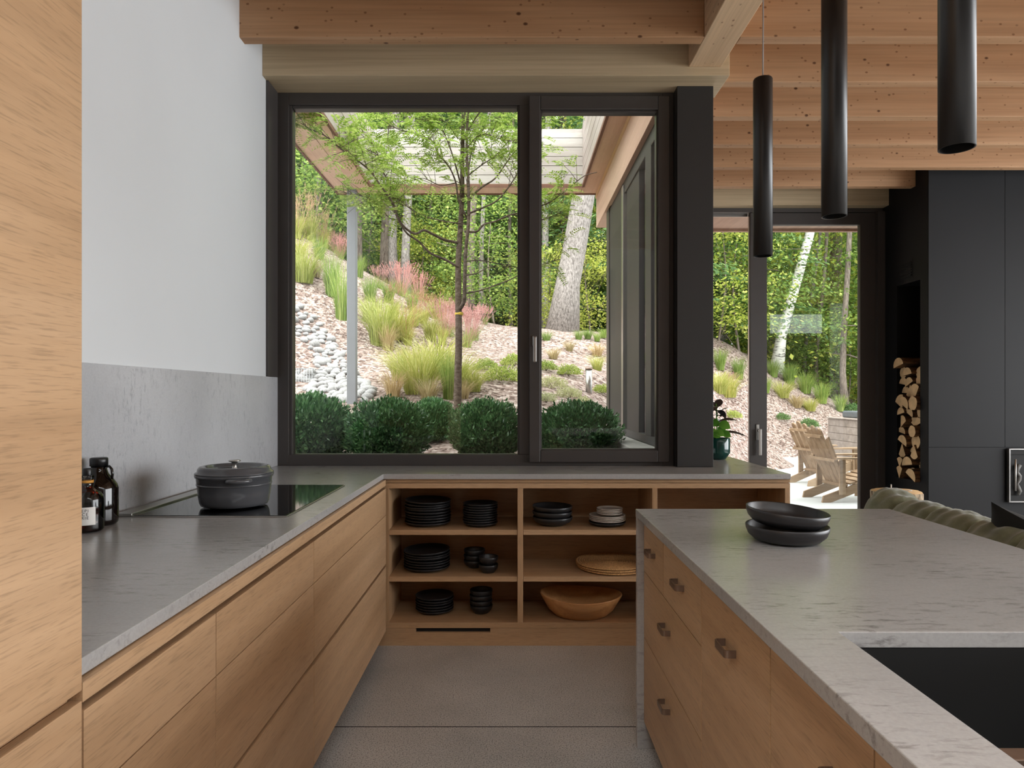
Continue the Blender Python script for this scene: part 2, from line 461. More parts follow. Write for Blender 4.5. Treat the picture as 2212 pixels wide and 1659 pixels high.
struct('floor', MB().box(XL - 0.2, 8.0, -4.2, 6.7, -0.15, 0.0), M['concrete'], 'speckled grey polished concrete floor', 'floor')
struct('trim_floor_joint', MB().box(XL, 8.0, 2.753, 2.758, -0.01, 0.0006), M['soot'], 'thin dark saw-cut joint across the concrete floor', 'floor joint')
struct('wall_left', MB().box(XL - 0.2, XL, -4.2, 4.14, 0, 3.47), M['white'], 'tall smooth white wall above the grey backsplash', 'wall')
w = MB()   # tall bay behind the camera with a high clerestory
w.box(XL - 0.2, 8.2, -4.2, -4.0, 0, 2.9); w.box(XL - 0.2, 8.2, -4.2, -4.0, 4.5, 4.7); w.box(XL - 0.2, 6.5, -4.2, -4.0, 2.9, 4.5); w.box(7.9, 8.2, -4.2, -4.0, 2.9, 4.5); w.box(6.5, 7.9, -4.2, -4.0, 3.4, 4.5)
struct('wall_back', w, plain('dark oak panelling', (74, 58, 46), 0.6), 'dark panelled wall behind the kitchen with a small high window', 'wall')
w = MB().box(XL - 0.2, XL, -4.2, -1.0, 3.47, 4.7).box(8.0, 8.2, -4.2, -1.0, 3.47, 4.7).box(XL - 0.2, 8.2, -1.1, -1.0, 3.53, 4.7)
struct('wall_upper', w, M['white'], 'upper white walls of the tall bay behind the kitchen', 'wall')
w = MB()
w.box(8.0, 8.2, -4.2, 6.9, 0, 0.4); w.box(8.0, 8.2, -4.2, 6.9, 2.95, 3.47); w.box(8.0, 8.2, -4.2, -1.5, 0.4, 2.95); w.box(8.0, 8.2, 5.4, 6.9, 0.4, 2.95)
struct('wall_right', w, M['white'], 'white wall at the far side of the living room with window openings', 'wall')
struct('ceiling', MB().box(XL - 0.2, 8.2, -1.0, 4.2, 3.46, 3.52).box(XL - 0.2, 8.2, -4.2, -3.9, 4.64, 4.7).box(XL - 0.2, 8.2, -1.3, -1.0, 4.64, 4.7).box(XL - 0.2, XL + 0.2, -3.9, -1.3, 4.64, 4.7).box(7.8, 8.2, -3.9, -1.3, 4.64, 4.7).box(0.90, 8.2, 4.2, 7.36, 3.46, 3.52), M['deck'], 'pale timber ceiling deck above the joists', 'ceiling')
struct('roof_slab', MB().box(XL - 0.9, 8.4, -0.99, 4.25, 3.53, 4.1).box(0.93, 8.4, 4.25, 7.3, 3.53, 4.1), M['charcoal'], 'flat roof above the kitchen and living room', 'roof')

# joists
jz = 3.184
jf = [3.518 + 0.502 * k for k in range(-8, 6)]
BX0, BX1 = 0.992, 1.176
first = True
for k, y in enumerate(jf):
    k += 1
    if y < 3.8:
        o = MB().box(XL - 0.02, BX0, y, y + 0.074, jz, 3.46, 0.004).build('ceiling_joist', M['spruce'])
        tag(o, ('knotty spruce joist ending at the white wall just before the window' if k == 9 else 'knotty spruce joist over the kitchen aisle'), 'joist', 'ceiling joists over the kitchen', 'structure')
    x1 = 8.0 if y < 6.0 else 3.565
    lab = {9: 'knotty spruce joist nearest the pendant lamps, beginning at the cross beam', 10: 'knotty spruce joist second back from the cross beam end', 11: 'knotty spruce joist third back over the living room',
           12: 'knotty spruce joist fourth back over the living room', 13: 'knotty spruce joist running across the top of the black fireplace wall', 14: 'short knotty spruce joist ending against the black fireplace wall'}.get(k, 'knotty spruce joist over the living room and island')
    o = MB().box(BX1 if y < 3.8 else 0.93, x1, y, y + 0.074, jz, 3.46, 0.004).build('ceiling_joist', M['spruce'])
    tag(o, lab, 'joist', 'ceiling joists over the living room', 'structure')
o = MB().box(BX0, BX1, -0.99, 3.838, jz - 0.0, 3.46, 0.004).build('cross_beam', M['spruce_y'])
tag(o, 'pale spruce beam running towards the window column, joists on both sides', 'beam', kind='structure')
o = MB().box(XL, 1.225, 3.84, 4.13, 3.137, 3.46, 0.003).build('window_lintel_beam', M['lintel'])
tag(o, 'clear timber lintel beam above the kitchen window', 'beam', kind='structure')
o = MB().box(0.93, 3.60, 6.457, 6.72, 3.137, 3.46, 0.003).build('door_lintel_beam', M['lintel'])
tag(o, 'timber lintel beam above the sliding glass door', 'beam', kind='structure')
o = MB().box(0.905, 1.2, 4.13, 7.33, 3.137, 3.50, 0.003).build('edge_beam', M['soffit'])
tag(o, 'pale timber edge beam along the courtyard glazing outside', 'beam', kind='structure')

# column
o = MB().box(0.961, 1.171, 3.97, 4.18, ctop + 0.001, 3.137, 0.002).build('column', M['column'])
tag(o, 'square charcoal column standing on the counter beside the window', 'column', kind='structure')
o = MB().box(XL, XL + 0.014, 3.896, DW, 1.445, 3.137, 0.002).build('trim_window_jamb', M['charcoal'])
tag(o, 'slim charcoal jamb strip between the white wall and the window', 'trim', kind='structure')

# ---- kitchen window
win = thing('window_1', 'large charcoal framed kitchen window with fixed pane and opening sash', 'window', (0, DW, ctop), kind='structure')
def ring(mb, x0, x1, z0, z1, ix0, ix1, iz0, iz1, y0, y1, bev=0.003):
    mb.box(x0, ix0, y0, y1, z0, z1, bev); mb.box(ix1, x1, y0, y1, z0, z1, bev)
    mb.box(ix0, ix1, y0, y1, z0, iz0, bev); mb.box(ix0, ix1, y0, y1, iz1, z1, bev); return mb
fr = MB()
ring(fr, XL, 0.961, ctop, 3.137, -1.327, 0.895, 0.985, 3.064, DW, 4.14)
fr.box(0.043, 0.115, DW, 4.14, 0.985, 3.064, 0.003)
fr.build('window_frame', M['charcoal'], win)
bd = MB(); ring(bd, -1.332, 0.048, 0.978, 3.068, -1.309, 0.033, 0.987, 3.048, DW + 0.012, 4.13, 0.004)
bd.build('glazing_bead', M['charcoal'], win)
p = MB().box(-1.32, 0.04, 4.098, 4.106, 0.98, 3.055).build('pane', M['pane'], win)
sash = MB(); ring(sash, 0.102, 0.932, 0.942, 3.109, 0.168, 0.863, 1.014, 3.026, DW - 0.026, 4.11, 0.005)
sash = sash.build('sash', M['charcoal'], win)
sb = MB(); ring(sb, 0.163, 0.868, 1.010, 3.030, 0.176, 0.856, 1.021, 3.014, DW - 0.01, 4.10, 0.003)
o = sb.build('glazing_bead', M['charcoal'], sash)
MB().box(0.17, 0.86, 4.066, 4.074, 1.015, 3.02).build('pane', M['pane'], sash)
hd = MB()
hd.box(0.120, 0.146, DW - 0.036, DW - 0.024, 1.628, 1.690, 0.006)
hd.tube([(0.133, DW - 0.03, 1.668), (0.133, DW - 0.075, 1.668)], 0.009, 12)
hd.box(0.122, 0.144, DW - 0.088, DW - 0.070, 1.530, 1.682, 0.006)
o = hd.build('handle', M['steel'], sash); o['label'] = 'brushed steel lever handle'

# ------------------------------------------------------------------ left run
fx = -0.67
tall = thing('tall_cabinet', 'full height oak cabinet beside the worktop at the near end of the cooktop run', 'cabinet', (-1.03, 0.2, 0))
MB().box(XL + 0.005, fx - 0.022, -0.72, 1.062, 0.09, 3.15).build('body', M['oak_y'], tall)
MB().box(fx - 0.02, fx, 0.02, 1.064, 0.878, 3.15, 0.0012).build('door', M['oak_y'], tall)
MB().box(fx - 0.02, fx, -0.72, 0.016, 0.878, 3.15, 0.0012).build('door', M['oak_y'], tall)
MB().box(fx - 0.02, fx, 0.02, 1.064, 0.085, 0.862, 0.0012).build('drawer', M['oak_y'], tall)
MB().box(fx - 0.02, fx, -0.72, 0.016, 0.085, 0.862, 0.0012).build('drawer', M['oak_y'], tall)
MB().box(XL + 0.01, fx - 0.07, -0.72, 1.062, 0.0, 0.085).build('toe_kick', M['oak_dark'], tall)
for (y0, y1, lab) in [(1.067, 1.5465, 'oak drawer unit beside the tall cabinet under the grey worktop'),
                      (1.5465, 2.309, 'oak three drawer unit below the near half of the cooktop'),
                      (2.309, 3.63, 'wide oak three drawer unit reaching the open shelves in the corner')]:
    c = thing('base_cabinet', lab, 'cabinet', (-1.03, (y0 + y1) / 2, 0), group='oak drawer units under the cooktop worktop')
    b = MB().box(XL + 0.005, fx - 0.034, y0, y1, 0.09, 0.885)
    b.build('body', M['oak_dark'], c)
    MB().box(fx - 0.03, fx - 0.001, y0, y1, 0.858, 0.889).build('top_rail', M['oak_y'], c)
    for (z0, z1) in [(0.703, 0.844), (0.443, 0.700), (0.085, 0.428)]:
        MB().box(fx - 0.022, fx, y0 + 0.002, y1 - 0.002, z0, z1, 0.0005).build('drawer', M['oak_y'], c)
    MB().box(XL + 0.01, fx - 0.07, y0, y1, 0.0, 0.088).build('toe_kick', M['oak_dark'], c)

# L-shaped worktop with cut-out-free top
wt = MB()
sx = -0.6836
wt.prism([(XL, 1.066), (sx, 1.066), (sx, 3.627), (1.482, 3.627), (1.482, 4.78), (1.175, 4.78), (1.175, DW + 0.08), (XL, DW + 0.08)], 'z', 0.892, ctop)
o = wt.build('worktop', M['quartz'])
bvm = o.modifiers.new('edge', 'BEVEL'); bvm.width = 0.0018; bvm.segments = 2; bvm.limit_method = 'ANGLE'
tag(o, 'continuous L shaped grey stone worktop under the window and cooktop', 'worktop')
o = MB().box(XL, XL + 0.013, 1.066, DW, ctop + 0.0005, 1.445, 0.0015).build('backsplash', M['splash'])
tag(o, 'mottled grey stone backsplash slab below the white wall', 'backsplash', kind='structure')

# ---- cooktop
ck = thing('cooktop', 'black glass induction cooktop set in the grey worktop', 'cooktop', (-1.04, 2.745, ctop))
MB().box(-1.300, -0.775, 2.344, 3.146, ctop + 0.0005, ctop + 0.006, 0.0015).build('glass_top', M['black_gloss'], ck)
MB().box(-1.304, -0.771, 2.340, 3.150, ctop + 0.0003, ctop + 0.004, 0.001).build('trim_frame', M['steel'], ck)
MB().box(-1.362, -1.306, 2.344, 3.146, ctop + 0.0005, ctop + 0.012, 0.002).build('vent_strip', M['steel'], ck)

# ---- dutch oven
pc = (-1.036, 2.55, ctop + 0.0065)
dp = thing('dutch_oven', 'round graphite enamel cast iron pot with lid on the cooktop', 'pot', pc)
body = MB()
body.lathe([(0.0, 0.004), (0.106, 0.004), (0.117, 0.007), (0.122, 0.018), (0.127, 0.05), (0.133, 0.108), (0.137, 0.110), (0.139, 0.118), (0.137, 0.122), (0.127, 0.122), (0.118, 0.03), (0.0, 0.02)], pc, 64)
body.lathe([(0.129, 0.080), (0.1325, 0.082), (0.1325, 0.086), (0.130, 0.088)], pc, 64)
for a in (math.radians(-62), math.radians(118)):
    ca, sa = math.cos(a), math.sin(a)
    h = []
    for t in np.linspace(-1, 1, 13):
        ang = a + t * 0.30
        rr = 0.134 + 0.030 * (1 - abs(t) ** 3)
        h.append((pc[0] + rr * math.cos(ang), pc[1] + rr * math.sin(ang), pc[2] + 0.106))
    body.tube(h, 0.009, 10)
body.build('body', M['enamel'], dp)
lid = MB().lathe([(0.0, 0.134), (0.06, 0.136), (0.085, 0.1355), (0.098, 0.140), (0.104, 0.1485), (0.112, 0.150), (0.122, 0.148), (0.128, 0.140), (0.130, 0.130), (0.136, 0.127), (0.139, 0.1235), (0.128, 0.123), (0.0, 0.126)], pc, 64)
lid = lid.build('lid', M['enamel'], dp)
MB().lathe([(0.0, 0.135), (0.014, 0.135), (0.009, 0.142), (0.0075, 0.152), (0.011, 0.162), (0.021, 0.165), (0.022, 0.1685), (0.017, 0.171), (0.0, 0.172)], pc, 28).build('knob', M['steel'], lid)

# ---- bottles
gc = (-1.334, 2.205, ctop)
gw = thing('growler_bottle', 'dark brown glass growler jug with black cap behind the liquor bottle', 'bottle', gc)
gb = MB().lathe([(0.0, 0.002), (0.05, 0.002), (0.0555, 0.010), (0.056, 0.02), (0.056, 0.118), (0.052, 0.132), (0.040, 0.150), (0.028, 0.165), (0.0235, 0.178), (0.0225, 0.196), (0.0, 0.196)], gc, 40)
gb.tube([(gc[0] + 0.0225, gc[1] - 0.004, gc[2] + 0.187), (gc[0] + 0.037, gc[1] - 0.006, gc[2] + 0.190), (gc[0] + 0.0455, gc[1] - 0.007, gc[2] + 0.180), (gc[0] + 0.0475, gc[1] - 0.007, gc[2] + 0.165), (gc[0] + 0.045, gc[1] - 0.006, gc[2] + 0.148)], 0.0042, 10)
gb.build('body', M['growler'], gw)
MB().lathe([(0.0225, 0.190), (0.0265, 0.190), (0.0265, 0.214), (0.024, 0.217), (0.0, 0.217)], gc, 32).build('cap', M['black_metal'], gw)
lc = (-1.303, 2.095, ctop)
lb = thing('liquor_bottle', 'clear glass liquor bottle with white label and amber red spirit', 'bottle', lc)
MB().lathe([(0.0, 0.003), (0.041, 0.003), (0.0448, 0.009), (0.045, 0.014), (0.045, 0.095), (0.043, 0.108), (0.036, 0.121), (0.022, 0.130), (0.0155, 0.136), (0.015, 0.165), (0.0175, 0.166), (0.0175, 0.172), (0.0, 0.172)], lc, 44).build('glass', M['bottle_glass'], lb)
MB().lathe([(0.0, 0.012), (0.041, 0.012), (0.0425, 0.016), (0.0425, 0.060), (0.0, 0.060)], lc, 40).build('liquid', M['amber'], lb)
MB().lathe([(0.0162, 0.150), (0.0168, 0.150), (0.0168, 0.158), (0.0162, 0.158)], lc, 28).build('neck_band', plain('orange paper', (196, 140, 60), 0.6), lb)
MB().lathe([(0.0, 0.172), (0.0125, 0.172), (0.013, 0.176), (0.013, 0.192), (0.011, 0.1945), (0.0, 0.195)], lc, 28).build('stopper', M['black_metal'], lb)
# label: a curved paper patch facing the room with its printed words
ang0 = math.atan2(0 - lc[1], 0 - lc[0])          # bottle turned to the room
lab = MB(); N = 18
lz0, lz1, aw = 0.026, 0.080, 0.62
acen = math.radians(-66)
vs = []; fs = []
for i in range(N + 1):
    a = acen - aw + (2 * aw) * i / N
    for z in (lz0, lz1): vs.append((lc[0] + 0.0457 * math.cos(a), lc[1] + 0.0457 * math.sin(a), lc[2] + z))
for i in range(N): fs.append([2 * i, 2 * i + 2, 2 * i + 3, 2 * i + 1])
lab.add(vs, fs, 0, True)
lo_ = lab.build('paper_label', M['label_paper'], lb)
def text_mesh(body, size):
    cu = bpy.data.curves.new('txt', 'FONT'); cu.body = body; cu.size = size; cu.align_x = 'CENTER'; cu.space_line = 0.85; cu.space_character = 1.25
    ob = bpy.data.objects.new('txt', cu); COL.objects.link(ob)
    dg = bpy.context.evaluated_depsgraph_get(); me = ob.evaluated_get(dg).to_mesh()
    V = [v.co.copy() for v in me.vertices]; Fc = [list(p.vertices) for p in me.polygons]
    ob.evaluated_get(dg).to_mesh_clear()
    bpy.data.objects.remove(ob); bpy.data.curves.remove(cu)
    return V, Fc
tm = MB()
for txt, size, z in (('EPI\nCE\nRIE', 0.0125, 0.0655),):
    V, Fc = text_mesh(txt, size)
    tm.add([(lc[0] + 0.0461 * math.cos(acen + v.x / 0.0461), lc[1] + 0.0461 * math.sin(acen + v.x / 0.0461), lc[2] + z + v.y) for v in V], Fc)
tm.build('lettering', M['ink'], lo_)

# ------------------------------------------------------------------ open shelves
SY = 3.647
def sxp(px): return PX(px, SY)
def szp(py): return PZ(py, SY)
SB = SY + 0.42
su = thing('open_shelf_unit', 'long open oak shelf unit below the window counter', 'shelf unit', (0.4, SY + 0.2, 0))
x_l, x_r = sxp(828), sxp(1707)
zt0, zt1 = szp(1055), 0.889
zb0, zb1 = szp(1357), szp(1345)
MB().box(x_l, x_r, SY, SB, zt0, szp(1044), 0.001).build('top_panel', M['oak_x'], su)
MB().box(x_l, x_r, SY + 0.004, SB, szp(1043), zt1).build('top_rail', M['oak_x'], su)
MB().box(x_l, x_r, SY, SB, zb0, zb1, 0.001).build('bottom_panel', M['oak_x'], su)
divs = [(828, 840), (1118, 1130), (1409, 1420), (1696, 1707)]
for i, (a, b) in enumerate(divs):
    MB().box(sxp(a), sxp(b), SY + 0.0005, SB, zb1, zt0, 0.001).build('side_panel' if i in (0, 3) else 'divider', M['oak_z'], su)
for (a, b) in [(840, 1118), (1130, 1409), (1420, 1696)]:
    for (t, bt) in [(1145, 1156), (1246, 1257)]:
        MB().box(sxp(a) + 0.001, sxp(b) - 0.001, SY + 0.004, SB - 0.012, szp(bt), szp(t), 0.001).build('shelf', M['oak_x'], su)
MB().box(x_l, x_r, SB - 0.012, SB, zb1, zt0).build('back_panel', M['oak_x'], su)
pl = MB().box(x_l - 0.06, sxp(898), SY + 0.002, SY + 0.03, 0, zb0 - 0.001).box(sxp(1059), x_r, SY + 0.002, SY + 0.03, 0, zb0 - 0.001).box(sxp(898), sxp(1059), SY + 0.002, SY + 0.03, 0, szp(1366.5)).build('plinth', M['oak_x'], su)
MB().box(sxp(898), sxp(1059), SY + 0.02, SY + 0.03, szp(1366.5), zb0 - 0.001).build('vent_slot', M['soot'], pl)

# crockery ------------------------------------------------------------
shelfZ = {1: szp(1145), 2: szp(1246), 3: szp(1345)}
def plate_prof(r, h):
    return [(0, 0.0), (r * 0.62, 0.0), (r * 0.66, 0.002), (r * 0.93, h * 0.45), (r, h - 0.0015), (r - 0.0015, h), (r - 0.005, h - 0.001), (r * 0.90, h * 0.55), (r * 0.62, 0.0055), (0, 0.0055)]
def bowl_prof(r, h, base=0.5, th=0.005):
    return [(0, 0), (r * base, 0), (r * (base + 0.04), 0.003), (r * 0.88, h * 0.38), (r * 0.975, h * 0.68), (r, h - 0.002), (r - th * 0.4, h), (r - th, h - 0.003), (r * 0.975 - th, h * 0.68), (r * 0.86 - th, h * 0.42), (r * base, th), (0, th)]
def stack(px0, px1, shelf, n, pitch, prof_fn, name, mat, labfn, cat, group, dy=0.0, base=0.0, tilt=0.0):
    """n identical pieces standing on one another"""
    Y = SY + 0.04 + 0.5 * (px1 - px0) * 3.85 / F + dy
    r = 0.5 * (px1 - px0) * Y / F; xc = PX((px0 + px1) / 2, Y)
    src = None
    for i in range(n):
        lab_ = labfn(n - 1 - i)
        loc = (xc + RS.uniform(-1, 1) * 0.0022, Y + RS.uniform(-1, 1) * 0.0022, shelfZ[shelf] + 0.0005 + base + i * pitch)
        rot = (RS.uniform(-1, 1) * 0.006 * (i > 0), tilt * i / n, RS.uniform(0, 6))
        if src is None:
            m_ = MB().lathe(prof_fn(r), (0, 0, 0), 48); src = m_.build(name, mat); tag(src, lab_, cat, group); src.location = loc
        else:
            o_ = src.copy(); COL.objects.link(o_); o_.location = loc; o_.rotation_euler = rot; o_['label'] = lab_
    return xc, Y, shelfZ[shelf] + base + n * pitch
def ordlab(what, where):
    return lambda k: (f'topmost {what} {where}' if k == 0 else f'{what}, {ORD[k]} from the top {where}')
stack(875, 974, 1, 9, 0.0148, lambda r: plate_prof(r, 0.0215), 'dinner_plate', M['black_mat'], ordlab('black dinner plate', 'of the tall wide stack on the upper shelf'), 'plate', 'tall stack of wide black plates', tilt=0.035)
stack(1000, 1075, 1, 9, 0.0132, lambda r: plate_prof(r, 0.0205), 'side_plate', M['black_mat'], ordlab('small black plate', 'of the narrower stack on the upper shelf'), 'plate', 'stack of small black plates on the upper shelf')
stack(1150, 1236, 1, 3, 0.030, lambda r: bowl_prof(r, 0.048, 0.55), 'serving_bowl', M['black_mat'], ordlab('shallow black bowl', 'of three on the upper shelf'), 'bowl', 'three shallow black bowls on the upper shelf', tilt=-0.03)
stack(1272, 1352, 1, 1, 0.018, lambda r: plate_prof(r, 0.022), 'dark_plate', M['black_mat'], lambda k: 'single dark plate beneath the cream plates on the upper shelf', 'plate', 'mixed plates on the upper shelf')
stack(1273, 1351, 1, 4, 0.0085, lambda r: plate_prof(r, 0.014), 'cream_plate', M['white_cer'], ordlab('cream plate', 'of the wider pale plates on the upper shelf'), 'plate', 'mixed plates on the upper shelf', base=0.020)
stack(1289, 1345, 1, 4, 0.0082, lambda r: plate_prof(r, 0.013), 'cream_saucer', M['white_cer'], ordlab('small cream saucer', 'set on the wider pale plates'), 'saucer', 'mixed plates on the upper shelf', base=0.020 + 4 * 0.0085 + 0.004, dy=0.032)
stack(872, 972, 2, 7, 0.0150, lambda r: plate_prof(r, 0.023), 'dinner_plate', M['black_mat'], ordlab('black rimmed plate', 'of the wide stack on the middle shelf'), 'plate', 'stack of wide black plates on the middle shelf', tilt=-0.04)
stack(1002, 1048, 2, 3, 0.030, lambda r: bowl_prof(r, 0.045, 0.5), 'rice_bowl', M['black_mat'], ordlab('little black bowl', 'of the rear pile on the middle shelf'), 'bowl', 'little black bowls at the back of the middle shelf', dy=0.10)
stack(1034, 1077, 2, 2, 0.042, lambda r: bowl_prof(r, 0.046, 0.6), 'rice_bowl', M['black_mat'], ordlab('little black bowl', 'of the front pair on the middle shelf'), 'bowl', 'little black bowls at the front of the middle shelf')
stack(898, 980, 3, 6, 0.0145, lambda r: plate_prof(r, 0.022), 'side_plate', M['black_mat'], ordlab('black side plate', 'of the stack on the lowest shelf'), 'plate', 'stack of black plates on the lowest shelf', dy=0.05)
stack(1015, 1064, 3, 4, 0.028, lambda r: bowl_prof(r, 0.046, 0.62), 'dip_bowl', M['black_mat'], ordlab('small black bowl', 'of the pile on the lowest shelf'), 'bowl', 'pile of small black bowls on the lowest shelf', dy=0.07)
# woven placemats
pm = None
for i in range(3):
    r = 0.195; Y = SY + 0.205; xc = PX(1322, Y)
    loc = (xc + RS.uniform(-1, 1) * 0.006, Y, shelfZ[2] + 0.004 + i * 0.0125)
    lab_ = ['woven straw placemat at the bottom of the pile on the middle shelf', 'woven straw placemat between the other two on the middle shelf', 'topmost woven straw placemat of the pile on the middle shelf'][i]
    if pm is None:
        mb = MB()
        for k in range(15):
            rr = 0.008 + k * 0.0132
            mb.lathe([(rr - 0.0075, 0.003), (rr - 0.005, 0.0085), (rr, 0.0105), (rr + 0.005, 0.0085), (rr + 0.0075, 0.003), (rr, 0.0)], (0, 0, 0), 90, wob=lambda a, z, k=k: 0.012 * math.sin(a * (24 + k * 4)) / max(1, k * 0.55))
        pm = mb.build('woven_placemat', M['wicker']); tag(pm, lab_, 'placemat', 'woven placemats'); pm.location = loc
    else:
        o_ = pm.copy(); COL.objects.link(o_); o_.location = loc; o_.rotation_euler = (0, 0.0, i * 0.8); o_['label'] = lab_
# big wooden bowl
Y = SY + 0.165; xc = PX(1254, Y); r = 0.5 * 174 * Y / F
wb = MB().lathe([(0, 0), (r * 0.60, 0), (r * 0.66, 0.006), (r * 0.80, 0.035), (r * 0.92, 0.080), (r * 0.995, 0.110), (r * 0.985, 0.115), (r * 0.955, 0.115), (r * 0.87, 0.075), (r * 0.70, 0.028), (0, 0.020)], (0, 0, 0), 72,
                wob=lambda a, z: 0.025 * math.cos(2 * a + 0.4) * z / 0.15, sy=0.86)
V2 = []
for v in wb.v:     # irregular rim: higher at the left and back
    k = max(0, v[2] - 0.03) / 0.13
    V2.append((v[0], v[1], v[2] + k * (0.010 * math.sin(2 * math.atan2(v[1], v[0]) + 1.9) - 0.006 * v[0] / r - 0.004 * v[1] / r)))
wb.v = V2
o = wb.build('wooden_bowl', M['olivewood']); o.location = (xc, Y - 0.02, shelfZ[3] + 0.0005)
tag(o, 'large irregular carved wooden bowl on the lowest shelf', 'bowl')

# ------------------------------------------------------------------ island
IZ = 0.904; IX0, IX1, IY1 = 0.473, 1.442, 2.613; IYN = -0.9
it = thing('island_worktop', 'grey stone island worktop with waterfall end and sink cutout', 'worktop', (0.95, 1.0, 0))
s0x, s1x, s0y, s1y = 0.60, 1.12, 0.70, 1.253
tp = MB()
zt = IZ - 0.03
def holed(mb, z0, z1):
    o_ = [(IX0, IYN), (IX1, IYN), (IX1, IY1), (IX0, IY1)]; i_ = [(s0x, s0y), (s1x, s0y), (s1x, s1y), (s0x, s1y)]
    vs = [(x, y, z) for z in (z0, z1) for (x, y) in o_ + i_]
    fs = []
    for k in range(4):
        l = (k + 1) % 4
        fs += [[8 + k, 8 + l, 12 + l, 12 + k], [k, 4 + k, 4 + l, l], [k, l, 8 + l, 8 + k], [4 + k, 12 + k, 12 + l, 4 + l]]
    mb.add(vs, fs)
holed(tp, zt, IZ)
o = tp.build('top_slab', M['quartz'], it)
bvm = o.modifiers.new('edge', 'BEVEL'); bvm.width = 0.0022; bvm.segments = 2; bvm.limit_method = 'ANGLE'
MB().box(IX0 + 0.001, IX1 - 0.001, IY1 - 0.03, IY1 - 0.001, 0.0, zt - 0.0002, 0.0015).build('waterfall_panel', M['quartz'], it)
sk = thing('kitchen_sink', 'black undermount sink in the island worktop', 'sink', (0.86, 0.97, IZ))
bs = MB(); zb = IZ - 0.27
e = 0.004
for bx in [(s0x - 0.012, s0x - e * 0 + 0.0, s0y - 0.01, s1y + 0.01), (s1x, s1x + 0.012, s0y - 0.01, s1y + 0.01)]:
    bs.box(bx[0], bx[1], bx[2], bx[3], zb, zt - 0.001)
bs.box(s0x, s1x, s0y - 0.012, s0y, zb, zt - 0.001); bs.box(s0x, s1x, s1y, s1y + 0.012, zb, zt - 0.001); bs.box(s0x - 0.012, s1x + 0.012, s0y - 0.012, s1y + 0.012, zb - 0.01, zb)
bs.build('basin', M['sink'], sk)
MB().lathe([(0, 0.001), (0.04, 0.001), (0.045, 0.004), (0.03, 0.006), (0, 0.003)], (0.86, 0.98, zb), 28).build('drain', M['steel'], sk)
MB().box(s0x, s1x, 0.885, 0.915, zt - 0.02, zt - 0.008, 0.002).build('ledge', M['bronze'], sk)
fi = 0.4986
def pull(parent, yc, zc, L=0.08):
    x0 = fi - 0.0265; hw = 0.0085; t_ = 0.0035; rb = 0.010
    outl = []
    # C shaped strap seen from above: (x, y)
    P = [(fi, yc + L / 2), (x0 + rb, yc + L / 2)]
    for k in range(1, 7): a = math.pi / 2 + k * math.pi / 14; P.append((x0 + rb + rb * math.cos(a), yc + L / 2 - rb + rb * math.sin(a)))
    P += [(x0, yc - L / 2 + rb)]
    for k in range(1, 7): a = math.pi + k * math.pi / 14; P.append((x0 + rb + rb * math.cos(a), yc - L / 2 + rb + rb * math.sin(a)))
    P += [(x0 + rb, yc - L / 2), (fi, yc - L / 2)]
    c_ = (fi, yc)
    inn = []
    n = len(P)
    for i, p in enumerate(P):
        q0 = P[max(0, i - 1)]; q1 = P[min(n - 1, i + 1)]
        d = Vector((q1[0] - q0[0], q1[1] - q0[1])).normalized(); nn = Vector((-d.y, d.x))
        inn.append((p[0] + nn.x * t_, p[1] + nn.y * t_))
    mb = MB(); vs = []
    for z in (zc - hw, zc + hw):
        vs += [(p[0], p[1], z) for p in P] + [(p[0], p[1], z) for p in inn]
    fs = []
    for i in range(n - 1):
        fs += [[i, i + 1, 2 * n + i + 1, 2 * n + i], [n + i, 3 * n + i, 3 * n + i + 1, n + i + 1], [i, n + i, n + i + 1, i + 1], [2 * n + i, 2 * n + i + 1, 3 * n + i + 1, 3 * n + i]]
    fs += [[0, 2 * n, 3 * n, n], [n - 1, 2 * n - 1, 4 * n - 1, 3 * n - 1]]
    mb.add(vs, fs)
    o_ = mb.build('handle', M['bronze'], parent); o_['label'] = 'bronze strap handle'
def front(parent, nm, y0, y1, z0, z1):
    return MB().box(fi, fi + 0.02, y0 + 0.0021, y1 - 0.0021, z0 + 0.0016, z1 - 0.0016, 0.0005).build(nm, M['oak_y'], parent)
ZF = 0.871
def icab(y0, y1, lab_, y_b=None):
    c = thing('island_cabinet', lab_, 'cabinet', (0.95, (y0 + y1) / 2, 0), group='oak cabinets in the island')
    sinkc = y0 < 1.3 and y1 > 0.7
    b = MB()
    top = 0.60 if sinkc else 0.871
    b.box(fi + 0.022, IX1 - 0.27, y0 + 0.0005, y1 - 0.0005, 0.105, top)
    b.build('body', M['oak_dark'], c)
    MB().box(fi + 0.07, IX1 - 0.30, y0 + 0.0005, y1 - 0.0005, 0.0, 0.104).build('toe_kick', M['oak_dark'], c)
    return c
c = icab(1.798, 2.581, 'oak island drawer bank with four bronze handles by the waterfall end')
d_ = front(c, 'drawer', 2.249, 2.581, 0.676, ZF); pull(d_, 2.415, 0.778)
d_ = front(c, 'drawer', 1.798, 2.249, 0.676, ZF); pull(d_, 2.017, 0.778)
d_ = front(c, 'drawer', 1.798, 2.581, 0.426, 0.676); pull(d_, 2.19, 0.587)
d_ = front(c, 'drawer', 1.798, 2.581, 0.105, 0.426); pull(d_, 2.19, 0.339)
c = icab(1.318, 1.798, 'oak island cabinet with one door between the drawer bank and the sink cabinet')
d_ = front(c, 'door', 1.318, 1.798, 0.105, ZF); pull(d_, 1.558, 0.761)
c = icab(0.94, 1.318, 'oak island cabinet with door below the far edge of the sink')
d_ = front(c, 'door', 0.94, 1.318, 0.105, ZF); pull(d_, 1.023, 0.752)
c = icab(0.40, 0.94, 'oak island cabinet below the near part of the sink')
d_ = front(c, 'door', 0.40, 0.94, 0.105, ZF); pull(d_, 0.55, 0.752)
